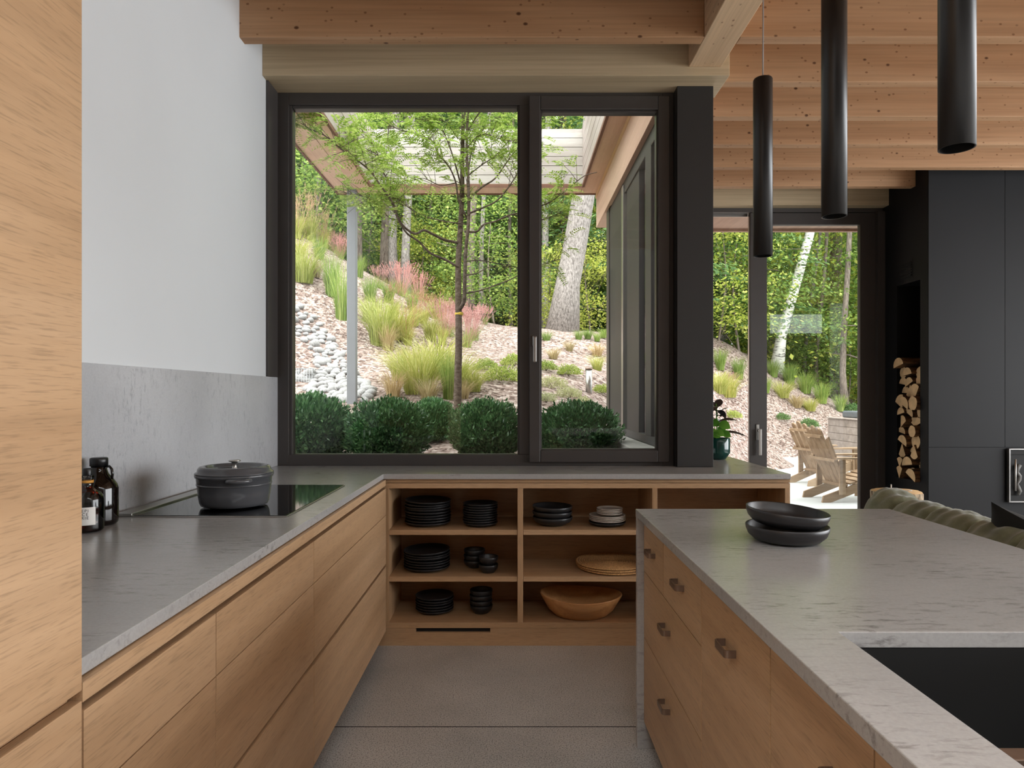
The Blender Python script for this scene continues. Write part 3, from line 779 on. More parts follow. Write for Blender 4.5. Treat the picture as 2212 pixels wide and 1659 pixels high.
c = icab(-0.88, 0.40, 'oak island cabinet at the end nearest the camera')
d_ = front(c, 'door', -0.88, 0.40, 0.105, ZF); pull(d_, -0.2, 0.752)

# bowls on the island
bY = 2.03; bX = PX(1700, bY); br = 0.5 * 171 * bY / F
def low_bowl(r, h):
    return [(0, 0.0), (r * 0.60, 0.0), (r * 0.64, 0.002), (r * 0.80, h * 0.14), (r * 0.93, h * 0.42), (r * 0.99, h * 0.75), (r, h - 0.002), (r - 0.002, h), (r - 0.005, h - 0.002), (r * 0.95, h * 0.5), (r * 0.82, h * 0.22), (r * 0.6, 0.006), (0, 0.006)]
o = MB().lathe(low_bowl(br, 0.050), (0, 0, 0), 72).build('serving_bowl', M['black_mat']); o.location = (bX, bY, IZ + 0.0005)
tag(o, 'shallow matte black bowl resting directly on the island', 'bowl', 'black bowls on the island')
o2 = o.copy(); COL.objects.link(o2); o2.location = (bX - 0.003, bY, IZ + 0.0465); o2.rotation_euler = (0.035, 0.085, 0)
o2['label'] = 'tilted shallow black bowl nested on top of the other on the island'

# ------------------------------------------------------------------ pendants
src = None
PXX = 0.85
for px, lab_ in ((1648, 'black tube pendant lamp farthest over the island, its wire in view'), (1802, 'black tube pendant lamp hanging between the other two'), (2067, 'black tube pendant lamp closest above the sink')):
    Y = PXX * F / (px - CX); zb_ = 1.81
    if src is None:
        src = thing('pendant_lamp', lab_, 'pendant lamp', (PXX, Y, zb_), group='tube pendants over the island')
        MB().lathe([(0.0285, 0.0), (0.0315, 0.0), (0.0315, 0.596), (0.0295, 0.60), (0.0, 0.60)], (PXX, Y, zb_), 40).lathe([(0.0285, 0.0), (0.0285, 0.05)], (PXX, Y, zb_), 40).build('tube', M['black_metal'], src)
        MB().lathe([(0.0, 0.05), (0.0285, 0.05), (0.0285, 0.02), (0.022, 0.030), (0.0, 0.03)], (PXX, Y, zb_), 32).build('lens', M['light_inner'], src)
        MB().tube([(PXX, Y, zb_ + 0.60), (PXX + 0.001, Y, zb_ + 0.8), (PXX, Y, 3.46)], 0.0022, 8).build('wire', M['cable'], src)
    else:
        dup(src, (PXX, Y, zb_), None, lab_)

# ------------------------------------------------------------------ living room: door, fireplace
DY = 6.62
dr = thing('door_1', 'charcoal framed sliding glass door standing open to the patio', 'door', (2.6, DY, 0), kind='structure')
df = MB()
df.box(0.93, 3.60, DY - 0.06, DY + 0.10, PZ(462, DY), 3.137)            # head
df.box(3.497, 3.60, DY - 0.10, DY + 0.10, 0, PZ(462, DY))
df.box(0.93, 1.05, DY - 0.06, DY + 0.10, 0, PZ(462, DY))
df.build('door_frame', M['charcoal'], dr)
MB().box(1.05, 2.29, DY + 0.02, DY + 0.035, PZ(467, DY), PZ(462, DY)).build('track', M['steel'], dr)
dx0, dx1 = PX(1617, DY), PX(1889, DY)
pn = MB(); ring(pn, dx0, dx1, 0.01, PZ(462, DY) - 0.002, PX(1653, DY), PX(1853, DY), 0.12, PZ(488, DY), DY - 0.05, DY + 0.01, 0.004)
pn = pn.build('sliding_panel', M['charcoal'], dr)
MB().box(PX(1650, DY), PX(1856, DY), DY - 0.024, DY - 0.016, 0.11, PZ(486, DY)).build('pane', M['pane'], pn)
MB().box(dx0 - 0.007, dx0 - 0.0005, DY - 0.035, DY - 0.005, 0.02, PZ(470, DY)).build('edge_strip', M['steel'], pn)
hx = PX(1632, DY); hdl = MB()
hdl.box(hx - 0.014, hx + 0.014, DY - 0.062, DY - 0.049, PZ(950, DY), PZ(916, DY), 0.004)
hdl.box(hx - 0.002, hx + 0.026, DY - 0.105, DY - 0.088, PZ(982, DY), PZ(925, DY), 0.006)
hdl.tube([(hx + 0.008, DY - 0.06, PZ(930, DY)), (hx + 0.008, DY - 0.095, PZ(930, DY))], 0.011, 12)
o = hdl.build('handle', M['steel'], pn); o['label'] = 'long brushed steel lever handle'

FXL = 3.565; FY = 5.856; FB = 6.75
nY0 = FXL * F / (1988 - CX); nY1 = FXL * F / (1938 - CX)
nZ0 = PZ(1041, nY0); nZ1 = PZ(604, nY0)
fp = thing('fireplace_surround', 'tall blackened steel fireplace wall with a firewood niche', 'fireplace', (5.0, 6.2, 0), kind='structure')
blk = MB()
blk.box(FXL, 4.05, FY, nY0, 0, 3.45); blk.box(FXL, 4.05, nY1, FB, 0, 3.45)
blk.box(FXL, 4.05, nY0, nY1, 0, nZ0); blk.box(FXL, 4.05, nY0, nY1, nZ1, 3.45)
blk.box(4.05, 7.99, FY, FB, 0, 3.45)
blk.build('body', M['steel_dark'], fp)
sX = 4.216 * 1.0; sX = PX(2169, FY); sZ = PZ(966, FY)
for (a, b, c0, d0) in [(FXL + 0.001, sX - 0.0015, 0.0, sZ - 0.0015), (FXL + 0.001, sX - 0.0015, sZ + 0.0015, 3.445), (sX + 0.0015, 5.6, sZ + 0.0015, 3.445), (5.603, 7.98, 0, 3.445)]:
    MB().box(a, b, FY - 0.012, FY - 0.0005, c0, d0, 0.0008).build('steel_panel', M['steel_dark'], fp)
vt = MB()
vy0, vy1 = FXL * F / (1970 - CX), FXL * F / (1946 - CX)
for k in range(6):
    z = PZ(595, vy0) + k * (PZ(561, vy0) - PZ(595, vy0)) / 6
    vt.box(FXL - 0.010, FXL - 0.001, vy0, vy1, z, z + 0.011)
vt.box(FXL - 0.002, FXL - 0.0003, vy0 - 0.01, vy1 + 0.01, PZ(598, vy0), PZ(558, vy0))
vt.build('air_vent', M['soot'], fp)
ins = thing('fireplace_insert', 'glass fronted firebox with slim metal frame in the black wall', 'firebox', (4.75, FY - 0.012, PZ(1085, FY)))
ix0, ix1, iz0, iz1 = PX(2172, FY), 5.55, PZ(1084, FY), PZ(968, FY)
f_ = MB(); ring(f_, ix0, ix1, iz0, iz1, ix0 + 0.012, ix1 - 0.012, iz0 + 0.012, iz1 - 0.012, FY - 0.045, FY - 0.013, 0.002)
f_.build('frame', plain('worn steel', (120, 118, 116), 0.35, 0.8), ins)
MB().box(ix0 + 0.012, ix1 - 0.012, FY - 0.03, FY - 0.0135, iz0 + 0.012, iz0 + 0.06).box(ix0 + 0.012, ix1 - 0.012, FY - 0.03, FY - 0.0135, iz1 - 0.05, iz1 - 0.012).box(ix0 + 0.012, ix1 - 0.012, FY - 0.016, FY - 0.0135, iz0 + 0.06, iz1 - 0.05).build('firebox', M['soot'], ins)
MB().tube([(ix0 + 0.05, FY - 0.05, iz1 - 0.09), (ix0 + 0.05, FY - 0.05, iz0 + 0.10)], 0.008, 10).build('handle', M['steel'], ins)
lg = []
for k in range(9): lg.append((ix0 + 0.085 + 0.012 * math.sin(k * 1.7), FY - 0.036, iz0 + 0.065 + k * 0.032))
MB().tube(lg, [0.012 + 0.006 * math.sin(k * 2.1) ** 2 for k in range(9)], 9).build('ash_log', plain('ash grey log', (110, 110, 108), 0.9, var=0.4, scale=30), ins)

# firewood -------------------------------------------------------------
def log_obj(poly, L):
    m_ = MB(); n = len(poly)
    m_.prism(poly, 'x', 0, L, 0, 1)
    return m_
rng = random.Random(5)
z = nZ0 + 0.002; row = 0
fw = [0]
def put_log(kind, yc, zc, r, x0, L, rz, label='split firewood log stacked in the black niche'):
    if kind == 'round':
        poly = [(r * math.cos(a) * rng.uniform(0.93, 1.05), r * math.sin(a) * rng.uniform(0.93, 1.05)) for a in np.linspace(0, 2 * math.pi, 14, endpoint=False)]
    elif kind == 'half':
        poly = [(r * math.cos(a), r * math.sin(a) - 0.35 * r) for a in np.linspace(0, math.pi, 9)]
    else:
        s_ = rng.uniform(0.8, 1.1)
        poly = [(0, -r * 0.95)] + [(1.35 * r * math.cos(a) * s_, -r * 0.9 + 1.75 * r * math.sin(a)) for a in np.linspace(math.radians(52), math.radians(128), 6)]
    rot = rng.uniform(-0.6, 0.6) if kind != 'wedge' else rng.choice([0, math.pi, 0.5, -0.5])
    cr, sr = math.cos(rot), math.sin(rot)
    poly = [(p[0] * cr - p[1] * sr, p[0] * sr + p[1] * cr) for p in poly]
    m_ = MB().prism(poly, 'x', -0.0, L, 0, 1)
    o_ = m_.build('firewood_log', [M['bark_log'], M['end_grain']])
    o_.location = (x0, yc, zc); o_.rotation_euler = (0, 0, rz)
    tag(o_, label, 'firewood', 'firewood stacked in the niche')
wid = nY1 - nY0
topz = PZ(792, 6.1)
while z < topz - 0.09:
    y = nY0 + 0.004
    rh = rng.uniform(0.088, 0.118)
    while y < nY1 - 0.05:
        d = rng.uniform(0.085, 0.14); d = min(d, nY1 - y - 0.002)
        r = min(d, rh) / 2
        if r < 0.025: break
        kind = rng.choice(['wedge', 'half', 'round', 'wedge', 'half'])
        xo = FXL + rng.uniform(-0.045, 0.05)
        put_log(kind, y + d / 2, z + rh / 2 + rng.uniform(-0.006, 0.006), r * (rng.uniform(1.25, 1.45) if kind != 'round' else 1.15), xo, 0.36, rng.uniform(-0.03, 0.03))
        y += d
    z += rh * 0.86
put_log('half', (nY0 + nY1) / 2 + 0.06, z + 0.055, 0.075, FXL - 0.06, 0.36, 0.04, 'thick bark covered log lying topmost in the firewood niche')

# stump table
sc_ = (PX(1937, 5.25), 5.25, 0)
st = thing('stump_table', 'tree stump side table with pale sawn top behind the sofa', 'side table', sc_)
sr = 0.5 * 100 * 5.25 / F; sh = PZ(1060, 5.25)
MB().lathe([(sr * 1.02, 0.001), (sr * 0.98, sh * 0.5), (sr, sh - 0.012), (sr * 0.985, sh - 0.004)], sc_, 56, wob=lambda a, z: 0.03 * math.sin(5 * a) + 0.02 * math.sin(13 * a)).build('bark', M['bark_stump'], st)
MB().lathe([(sr * 0.985, sh - 0.006), (sr * 0.95, sh), (0, sh)], sc_, 56, wob=lambda a, z: 0.03 * math.sin(5 * a) + 0.02 * math.sin(13 * a)).build('top', M['end_grain'], st)
ho = thing('incense_holder', 'thin white curved strip with an upright stick on the stump table', 'ornament', (sc_[0], sc_[1], sh))
MB().tube([(sc_[0] - 0.085 + 0.02 * k, sc_[1] - 0.06 + 0.02 * math.sin(k * 0.5), sh + 0.006 + 0.0012 * (k - 4) ** 2 * 0.3) for k in range(9)], 0.005, 8).build('strip', M['white_cer'], ho)
MB().tube([(sc_[0] - 0.07, sc_[1] - 0.05, sh + 0.004), (sc_[0] - 0.07, sc_[1] - 0.05, sh + 0.055)], 0.005, 8).build('stick', M['white_cer'], ho)

# ------------------------------------------------------------------ sofa
so = thing('sofa', 'low quilted olive corduroy sofa seen over the island', 'sofa', (2.7, 3.3, 0))
def sofa_back(y0, y1, nm):
    nu, nv = 220, 44
    prof = []
    # closed rounded profile (x,z), from the outer foot over the top to the seat side
    ctrl = [(2.20, 0.08), (2.19, 0.30), (2.21, 0.52), (2.24, 0.625), (2.295, 0.69), (2.375, 0.717), (2.46, 0.695), (2.53, 0.62), (2.58, 0.50), (2.62, 0.30), (2.62, 0.08)]
    t = np.linspace(0, len(ctrl) - 1, nv)
    for q in t:
        i = min(int(q), len(ctrl) - 2); f = q - i
        p0, p1, p2, p3 = [np.array(ctrl[max(0, min(len(ctrl) - 1, i + d))]) for d in (-1, 0, 1, 2)]
        prof.append(0.5 * ((2 * p1) + (-p0 + p2) * f + (2 * p0 - 5 * p1 + 4 * p2 - p3) * f * f + (-p0 + 3 * p1 - 3 * p2 + p3) * f ** 3))
    prof = np.array(prof); cen = np.array([2.40, 0.35])
    m_ = MB(); vs = []
    for a in range(nu + 1):
        u = a / nu; y = y0 + (y1 - y0) * u
        edge = min(u, 1 - u) * (y1 - y0)
        endr = 1 - 0.22 * max(0, 1 - edge / 0.10) ** 2
        cell = ((y - y0) / 0.335) % 1.0
        s1 = min(cell, 1 - cell)
        groove = -0.040 * math.exp(-(s1 / 0.03) ** 2)
        for b in range(nv):
            v = b / (nv - 1)
            g2 = -0.014 * math.exp(-((v - 0.36) / 0.012) ** 2) - 0.014 * math.exp(-((v - 0.52) / 0.012) ** 2)
            wr = 0.0085 * mnoise.noise(Vector((y * 9, v * 5, 1.0))) + 0.006 * math.sin(y * 62 + 9 * v + 3 * mnoise.noise(Vector((y * 4, v * 3, 7)))) * math.exp(-((v - 0.45) / 0.16) ** 2)
            p = prof[b]; d = p - cen; d = d / np.linalg.norm(d)
            off = groove + g2 + wr + 0.012 * math.sin(math.pi * cell)
            q = cen + (p - cen) * endr + d * off + np.array([0, 0.035 * math.exp(-((y1 - 0.10 - y) / 0.12) ** 2) * (p[1] > 0.5)])
            vs.append((q[0], y, max(0.05, q[1])))
    fs = []
    for a in range(nu):
        for b in range(nv - 1):
            fs.append([a * nv + b, a * nv + b + 1, (a + 1) * nv + b + 1, (a + 1) * nv + b])
    m_.add(vs, fs, 0, True)
    o0 = len(m_.v)
    m_.f.append(list(range(nv))); m_.m.append(0); m_.smooth.append(False)
    m_.f.append([nu * nv + b for b in range(nv)][::-1]); m_.m.append(0); m_.smooth.append(False)
    return m_.build(nm, M['olive'], so)
sofa_back(1.75, 4.38, 'backrest')
MB().box(2.60, 3.45, 1.8, 4.35, 0.06, 0.40, 0.07).build('seat', M['olive'], so)
# cushion over the back, its shaded side painted in as near black
cu = MB()
cs = []; fs = []; nn = 22
for i in range(nn + 1):
    for j in range(nn + 1):
        u, v = i / nn * 2 - 1, j / nn * 2 - 1
        cs.append((u * (1 - 0.10 * (1 - v * v) * 0.6), v * (1 - 0.10 * (1 - u * u) * 0.6), ((1 - u * u) * (1 - v * v)) ** 0.8))
k0 = len(cs)
Mx = Matrix.Translation((2.44, 3.24, 0.645)) @ Matrix.Rotation(0.9, 4, 'Y') @ Matrix.Rotation(-0.2, 4, 'X') @ Matrix.Rotation(0.7, 4, 'Z')
V1 = [Mx @ Vector((a * 0.17, b * 0.17, c * 0.09)) for a, b, c in cs] + [Mx @ Vector((a * 0.17, b * 0.17, -c * 0.09)) for a, b, c in cs]
for i in range(nn):
    for j in range(nn):
        q = [i * (nn + 1) + j, (i + 1) * (nn + 1) + j, (i + 1) * (nn + 1) + j + 1, i * (nn + 1) + j + 1]
        fs.append(q); fs.append([k0 + a for a in q][::-1])
cu.add(V1, fs, 0, True)
tag(cu.build('throw_cushion', M['cushion_shade']), 'cushion with shade painted near black, slumped over the olive sofa back', 'cushion')

# ------------------------------------------------------------------ potted plant on counter
pX, pY = 1.345, 4.46
pp = thing('potted_plant', 'dark leaved houseplant in a glossy green pot on the counter behind the column', 'plant', (pX, pY, ctop))
MB().lathe([(0, 0.001), (0.042, 0.001), (0.05, 0.004), (0.076, 0.042), (0.077, 0.048), (0.077, 0.138), (0.075, 0.141), (0.071, 0.139), (0.070, 0.115), (0, 0.115)], (pX, pY, ctop), 40).build('pot', M['green_glaze'], pp)
MB().lathe([(0.070, 0.118), (0, 0.122)], (pX, pY, ctop), 30).build('soil', M['soil'], pp)
def leaf_blade(mb, base, d, up, L, Wd, curl=0.25, mi=0):
    d = Vector(d).normalized(); up = Vector(up); s_ = d.cross(up).normalized(); up = s_.cross(d).normalized()
    vs = []; n = 7
    for i in range(n):
        t = i / (n - 1); wv = Wd * math.sin(math.pi * min(1, t * 0.94 + 0.06)) ** 0.8 * 0.5
        c_ = Vector(base) + d * (L * t) - up * (curl * L * t * t)
        vs += [c_ - s_ * wv + up * wv * 0.25, c_, c_ + s_ * wv + up * wv * 0.25]
    fs = []
    for i in range(n - 1):
        for k in range(2): fs.append([i * 3 + k, i * 3 + k + 1, (i + 1) * 3 + k + 1, (i + 1) * 3 + k])
    mb.add(vs, fs, mi, True)
def atp(px, py, Y): return Vector((PX(px, Y), Y, PZ(py, Y)))
stm = MB(); dk = MB(); gn = MB()
base = Vector((pX - 0.005, pY, ctop + 0.12))
stalk = [base, atp(1549, 925, pY), atp(1548, 895, pY), atp(1547, 872, pY)]
stm.tube(stalk, [0.006, 0.005, 0.004, 0.003], 8)
def rub(px0, py0, px1, py1, Wd, dy=0.0, curl=0.2):
    a = atp(px0, py0, pY); b = atp(px1, py1, pY + dy)
    stm.tube([a + Vector((0, 0, 0)), a + (b - a) * 0.12], 0.003, 6)
    leaf_blade(dk, a + (b - a) * 0.10, b - a, (0, -0.35, 1), (b - a).length, Wd, curl)
rub(1549, 912, 1584, 900, 0.05, -0.04, 0.30); rub(1552, 935, 1608, 928, 0.045, -0.05, 0.35); rub(1548, 895, 1568, 878, 0.055, -0.06, 0.2)
rub(1548, 890, 1535, 866, 0.06, 0.02, 0.1); rub(1548, 882, 1556, 862, 0.055, 0.05, 0.1); rub(1547, 905, 1524, 900, 0.055, -0.03, 0.3); rub(1549, 918, 1530, 925, 0.05, 0.05, 0.4)
rub(1548, 886, 1566, 890, 0.05, -0.09, 0.5); rub(1548, 880, 1545, 868, 0.05, -0.08, 0.8); rub(1549, 905, 1560, 908, 0.05, 0.1, 0.3); rub(1549, 900, 1556, 888, 0.06, -0.1, 0.4)
for (px, py, dy, w_) in [(1560, 920, -0.04, 0.075), (1552, 938, -0.07, 0.06), (1541, 916, -0.02, 0.065), (1566, 940, -0.05, 0.06), (1538, 936, -0.06, 0.06), (1556, 930, 0.05, 0.06), (1545, 942, -0.08, 0.055)]:
    c_ = atp(px, py, pY + dy)
    stm.tube([base, (base + c_) / 2 + Vector((0, 0, 0.02)), c_], 0.0022, 6)
    leaf_blade(gn, c_ + Vector((-0.02, 0, 0.015)), (0.7, -0.5, -0.2), (0.1, -0.9, 0.5), w_, w_ * 0.95, 0.3)
stm.build('stem', M['leaf_pothos'], pp); dk.build('foliage', M['leaf_rubber'], pp)
o = gn.build('foliage', M['leaf_pothos'], pp); o['label'] = 'bright green round leaves low in the pot'

# ------------------------------------------------------------------ courtyard roof and glazing
RZ = 3.505
cl = thing('courtyard_canopy', 'weathered timber roof frame around the open courtyard', 'canopy', (-0.4, 7.0, RZ), kind='structure')
def boards(x0, x1, y0, y1, z0, z1, n, axis):
    mb = MB(); h = (z1 - z0) / n
    for k in range(n): mb.box(x0, x1, y0, y1, z0 + k * h + 0.003, z0 + (k + 1) * h - 0.003)
    mb.box(x0 + 0.010 * (axis == 'r'), x1 - 0.010 * (axis == 'l'), y0 + 0.012 * (axis == 'x'), y1, z0, z1 - 0.002)
    return mb
fl = boards(-1.475, -1.457, 4.25, 7.09, RZ + 0.02, 4.10, 5, 'l'); fl.build('fascia', M['fascia_y'], cl)
boards(-1.457, 0.73, 7.07, 7.09, RZ + 0.02, 4.10, 6, 'x').build('fascia', M['fascia'], cl)
boards(0.73, 0.748, 4.25, 7.09, RZ + 0.02, 4.10, 5, 'r').build('fascia', M['fascia_y'], cl)
MB().box(-1.86, -1.66, 4.2, 7.33, RZ, RZ + 0.025).box(-1.654, -1.457, 4.2, 7.33, RZ, RZ + 0.025).box(-1.456, 0.73, 7.07, 7.33, RZ, RZ + 0.025).box(0.732, 0.905, 4.25, 7.33, RZ, RZ + 0.025).build('soffit', M['soffit'], cl)
MB().box(-1.478, -1.455, 4.25, 7.075, RZ - 0.012, RZ + 0.02).box(-1.88, -1.86, 4.2, 7.35, RZ - 0.01, RZ + 0.2).box(-1.88, 0.9, 7.33, 7.35, RZ - 0.01, RZ + 0.2).box(-1.457, 0.73, 7.066, 7.075, RZ - 0.012, RZ + 0.02).box(0.726, 0.75, 4.25, 7.075, RZ - 0.012, RZ + 0.02).build('edge_trim', M['soffit_edge'], cl)
MB().box(-1.86, -1.475, 4.2, 7.33, RZ + 0.03, 4.08).box(-1.475, 0.748, 7.09, 7.33, RZ + 0.03, 4.08).box(0.748, 0.93, 4.25, 7.33, RZ + 0.03, 4.08).build('roof_deck', M['charcoal'], cl)
pz = hz(-1.69, 7.2)
o = MB().box(PX(751, 7.2), PX(770, 7.2), 7.16, 7.25, pz - 0.1, RZ, 0.003).build('canopy_post', M['post'])
tag(o, 'slim grey steel post carrying the courtyard canopy corner', 'post', kind='structure')
# soffit outside the sliding door
o = MB().box(1.2, 8.2, 6.73, 7.40, 3.14, 3.17).box(1.2, 8.2, 7.38, 7.42, 3.11, 3.45).build('porch_soffit', M['soffit'])
tag(o, 'cedar porch soffit outside above the sliding door', 'soffit', kind='structure')
# side glazing of the living room
gz = thing('window_2', 'dark framed living room glazing facing the courtyard', 'window', (0.95, 5.4, 0), kind='structure')
gx = 0.94
q = MB()
q.box(gx, gx + 0.10, 5.80, 6.72, 1.02, 3.137, 0.004)           # corner panel
q.box(gx + 0.012, gx + 0.10, 5.12, 5.66, 1.02, 3.137, 0.004)
q.box(gx, gx + 0.08, 4.62, 4.82, 1.06, 3.05, 0.004)
q.box(gx, gx + 0.09, 4.19, 4.26, 1.02, 3.137, 0.004)
q.box(gx + 0.002, gx + 0.09, 4.19, 6.70, 3.03, 3.137, 0.004)
q.box(gx + 0.006, gx + 0.09, 4.19, 6.70, 1.00, 1.06, 0.004)
q.build('window_frame', M['charcoal_out'], gz)
MB().box(gx - 0.012, gx + 0.03, 5.72, 5.80, 1.02, 3.10, 0.004).build('corner_strip', M['steel'], gz)
MB().box(gx + 0.035, gx + 0.043, 4.2, 5.8, 1.03, 3.08).build('pane', M['pane'], gz)
MB().box(gx - 0.16, gx + 0.05, 4.15, 6.74, 0.70, 0.995, 0.006).build('curb', M['curb'], gz)
MB().box(gx + 0.051, gx + 0.20, 4.19, 6.70, 0.0, 0.995).build('wall_base', M['white'], gz)
# house wall under and around the kitchen window outside
o = MB().box(XL - 0.2, 0.93, 4.145, 4.2, -0.2, 0.915).box(XL - 1.2, XL - 0.2, 3.9, 4.2, -0.2, 3.5).build('wall_outside', M['fascia'])
tag(o, 'cedar clad outer wall around the kitchen window', 'wall', kind='structure')

# ------------------------------------------------------------------ vegetation
def npmesh(name, V, Fc, mat, smooth=False):
    me = bpy.data.meshes.new(name); me.from_pydata(V.tolist() if hasattr(V, 'tolist') else V, [], Fc)
    me.materials.append(mat); me.update(); return me
def link(name, me, parent=None, loc=None):
    o_ = bpy.data.objects.new(name, me); COL.objects.link(o_)
    if parent is not None: o_.parent = parent
    if loc is not None: o_.location = loc
    return o_
def norm(a): return a / np.maximum(1e-9, np.linalg.norm(a, axis=1, keepdims=True))
def leaf_quads(C, D, Nn, L, Wd):
    """diamond leaves: centre C, axis D, normal Nn, length L, width Wd"""
    D = norm(D); S = norm(np.cross(D, Nn)); n = len(C)
    L = np.broadcast_to(L, (n,))[:, None]; Wd = np.broadcast_to(Wd, (n,))[:, None]
    V = np.stack([C - D * L * 0.5, C - D * L * 0.05 + S * Wd * 0.5, C + D * L * 0.5, C - D * L * 0.05 - S * Wd * 0.5], 1).reshape(-1, 3)
    Fc = (np.arange(n)[:, None] * 4 + np.arange(4)[None]).tolist()
    return V, Fc
def rnd_dir(n, up=0.0):
    v = RS.normal(size=(n, 3)); v = norm(v); v[:, 2] += up; return norm(v)

def broad_crown(h0, h1, R, clusters, per, L, seed, low=1.0):
    per = int(per * 1.7); L *= 0.76
    C = []; D = []; Nn = []
    for _ in range(clusters):
        t = RS.uniform(0, 1); z = h0 + (h1 - h0) * t
        rr = R * (0.55 + 0.45 * math.sin(math.pi * min(1, t * 0.85 + 0.12))) * math.sqrt(RS.uniform(0.05, 1)) * low
        a = RS.uniform(0, 2 * math.pi)
        c = np.array([rr * math.cos(a), rr * math.sin(a), z])
        s_ = RS.uniform(0.45, 0.95)
        p = RS.normal(size=(per, 3)) * np.array([s_ * 0.55, s_ * 0.55, s_ * 0.17])
        p[:, 2] -= 0.12 * (p[:, 0] ** 2 + p[:, 1] ** 2)
        C.append(c + p); d = p.copy(); d[:, 2] -= 0.1; D.append(d + RS.normal(size=(per, 3)) * 0.25)
        nn_ = RS.normal(size=(per, 3)) * 0.45; nn_[:, 2] += 1; Nn.append(nn_)
    C = np.concatenate(C); D = np.concatenate(D); Nn = np.concatenate(Nn)
    n = len(C); l = L * RS.uniform(0.7, 1.2, n)
    return leaf_quads(C, D, Nn, l, l * 0.62)
def hemlock_crown(h0, h1, R, levels, per, L):
    per = int(per * 1.6); L *= 0.78
    C = []; D = []; Nn = []
    for i in range(levels):
        t = (i + RS.uniform(0, 1)) / levels; z = h0 + (h1 - h0) * t
        R1 = R * (1 - t * 0.85) * RS.uniform(0.7, 1.05)
        for b in range(7):
            a = RS.uniform(0, 2 * math.pi); m = per
            s_ = np.sqrt(RS.uniform(0.02, 1, m)) * R1
            spread_ = (0.10 + 0.22 * s_ / max(R1, .1)) * RS.normal(size=m) * 1.1
            x = s_ * math.cos(a) - spread_ * math.sin(a); y = s_ * math.sin(a) + spread_ * math.cos(a)
            zz = z - 0.16 * s_ - 0.05 * s_ ** 2 / max(R1, .1) + RS.normal(size=m) * 0.05
            C.append(np.stack([x, y, zz], 1))
            d = np.stack([np.cos(a) + RS.normal(size=m) * 0.5, np.sin(a) + RS.normal(size=m) * 0.5, -0.35 + RS.normal(size=m) * 0.2], 1); D.append(d)
            nn_ = RS.normal(size=(m, 3)) * 0.35; nn_[:, 2] += 1; Nn.append(nn_)
    C = np.concatenate(C); D = np.concatenate(D); Nn = np.concatenate(Nn)
    l = L * RS.uniform(0.7, 1.3, len(C))
    return leaf_quads(C, D, Nn, l, l * 0.38)
def trunk_mesh(name, Ht, r0, r1, lean=(0, 0), mat=None, bend=0.15, n=10, branches=0, seed=0):
    rg = random.Random(seed); pts_ = []; rad = []
    for i in range(12):
        t = i / 11
        pts_.append((lean[0] * t + bend * math.sin(t * 5 + seed), lean[1] * t + bend * math.cos(t * 4 + seed) - bend * math.cos(seed), Ht * t - 0.3))
        rad.append(r0 + (r1 - r0) * t + (0.35 * r0 * max(0, 1 - t * 14)))
    m_ = MB().tube(pts_, rad, n)
    for b in range(branches):
        t = rg.uniform(0.15, 0.9); i = int(t * 11); p = Vector(pts_[i]); a = rg.uniform(0, 6.28); L = rg.uniform(0.8, 2.0)
        q = p + Vector((math.cos(a) * L, math.sin(a) * L, rg.uniform(0.0, 0.9) * L))
        m_.tube([p, (p + q) / 2 + Vector((0, 0, 0.1)), q], [rad[i] * 0.3, rad[i] * 0.2, 0.01], 5)
    me_o = m_.build(name, mat or M['bark_dark']); me = me_o.data; bpy.data.objects.remove(me_o)
    return me

CROWN = {
    'maple': [npmesh('foliage', *broad_crown(2.0, 12.0, 3.0, 95, 85, 0.16, 1), M['leaf_maple']), npmesh('foliage', *broad_crown(3.5, 13.0, 3.3, 95, 85, 0.17, 2), M['leaf_maple'])],
    'yellow': [npmesh('foliage', *broad_crown(1.2, 10.0, 2.5, 75, 85, 0.15, 3), M['leaf_yellow'])],
    'hemlock': [npmesh('foliage', *hemlock_crown(0.6, 12.0, 2.7, 26, 46, 0.20), M['leaf_hemlock']), npmesh('foliage', *hemlock_crown(1.6, 13.0, 3.0, 26, 46, 0.22), M['leaf_hemlock'])],
    'sapling': [npmesh('foliage', *broad_crown(0.25, 3.4, 1.25, 42, 60, 0.115, 4), M['leaf_maple']), npmesh('foliage', *broad_crown(0.2, 2.6, 1.3, 38, 60, 0.11, 5), M['leaf_yellow'])],
    'none': [None],
}
TR = {
    'dark': trunk_mesh('trunk', 12.5, 0.16, 0.05, (0.2, 0), M['bark_dark'], 0.12, 10, 12, 1),
    'thin': trunk_mesh('trunk', 11.0, 0.075, 0.03, (0.35, 0), M['bark_dark'], 0.10, 8, 14, 2),
    'pale': trunk_mesh('trunk', 12.5, 0.15, 0.08, (0.25, 0), M['bark_light'], 0.08, 10, 4, 3),
    'big': trunk_mesh('trunk', 13.0, 0.30, 0.17, (0.2, 0), M['bark_dark'], 0.10, 14, 8, 4),
    'sap': trunk_mesh('trunk', 2.8, 0.03, 0.01, (0.1, 0), M['bark_dark'], 0.06, 6, 8, 5),
}
def tree(x, y, crown, vi, trunk, label, rz=None, sc=1.0, group=None, cat='tree', name='forest_tree'):
    r = thing(name, label, cat, (x, y, hz(x, y) - 0.02), RS.uniform(0, 6.28) if rz is None else rz, group)
    r.scale = (sc, sc, sc)
    if trunk:
        link('trunk', TR[trunk], r)
    me = CROWN[crown][vi % len(CROWN[crown])]
    if me: link('foliage', me, r)
    return r
GW = 'trees in the woods beyond the bank'
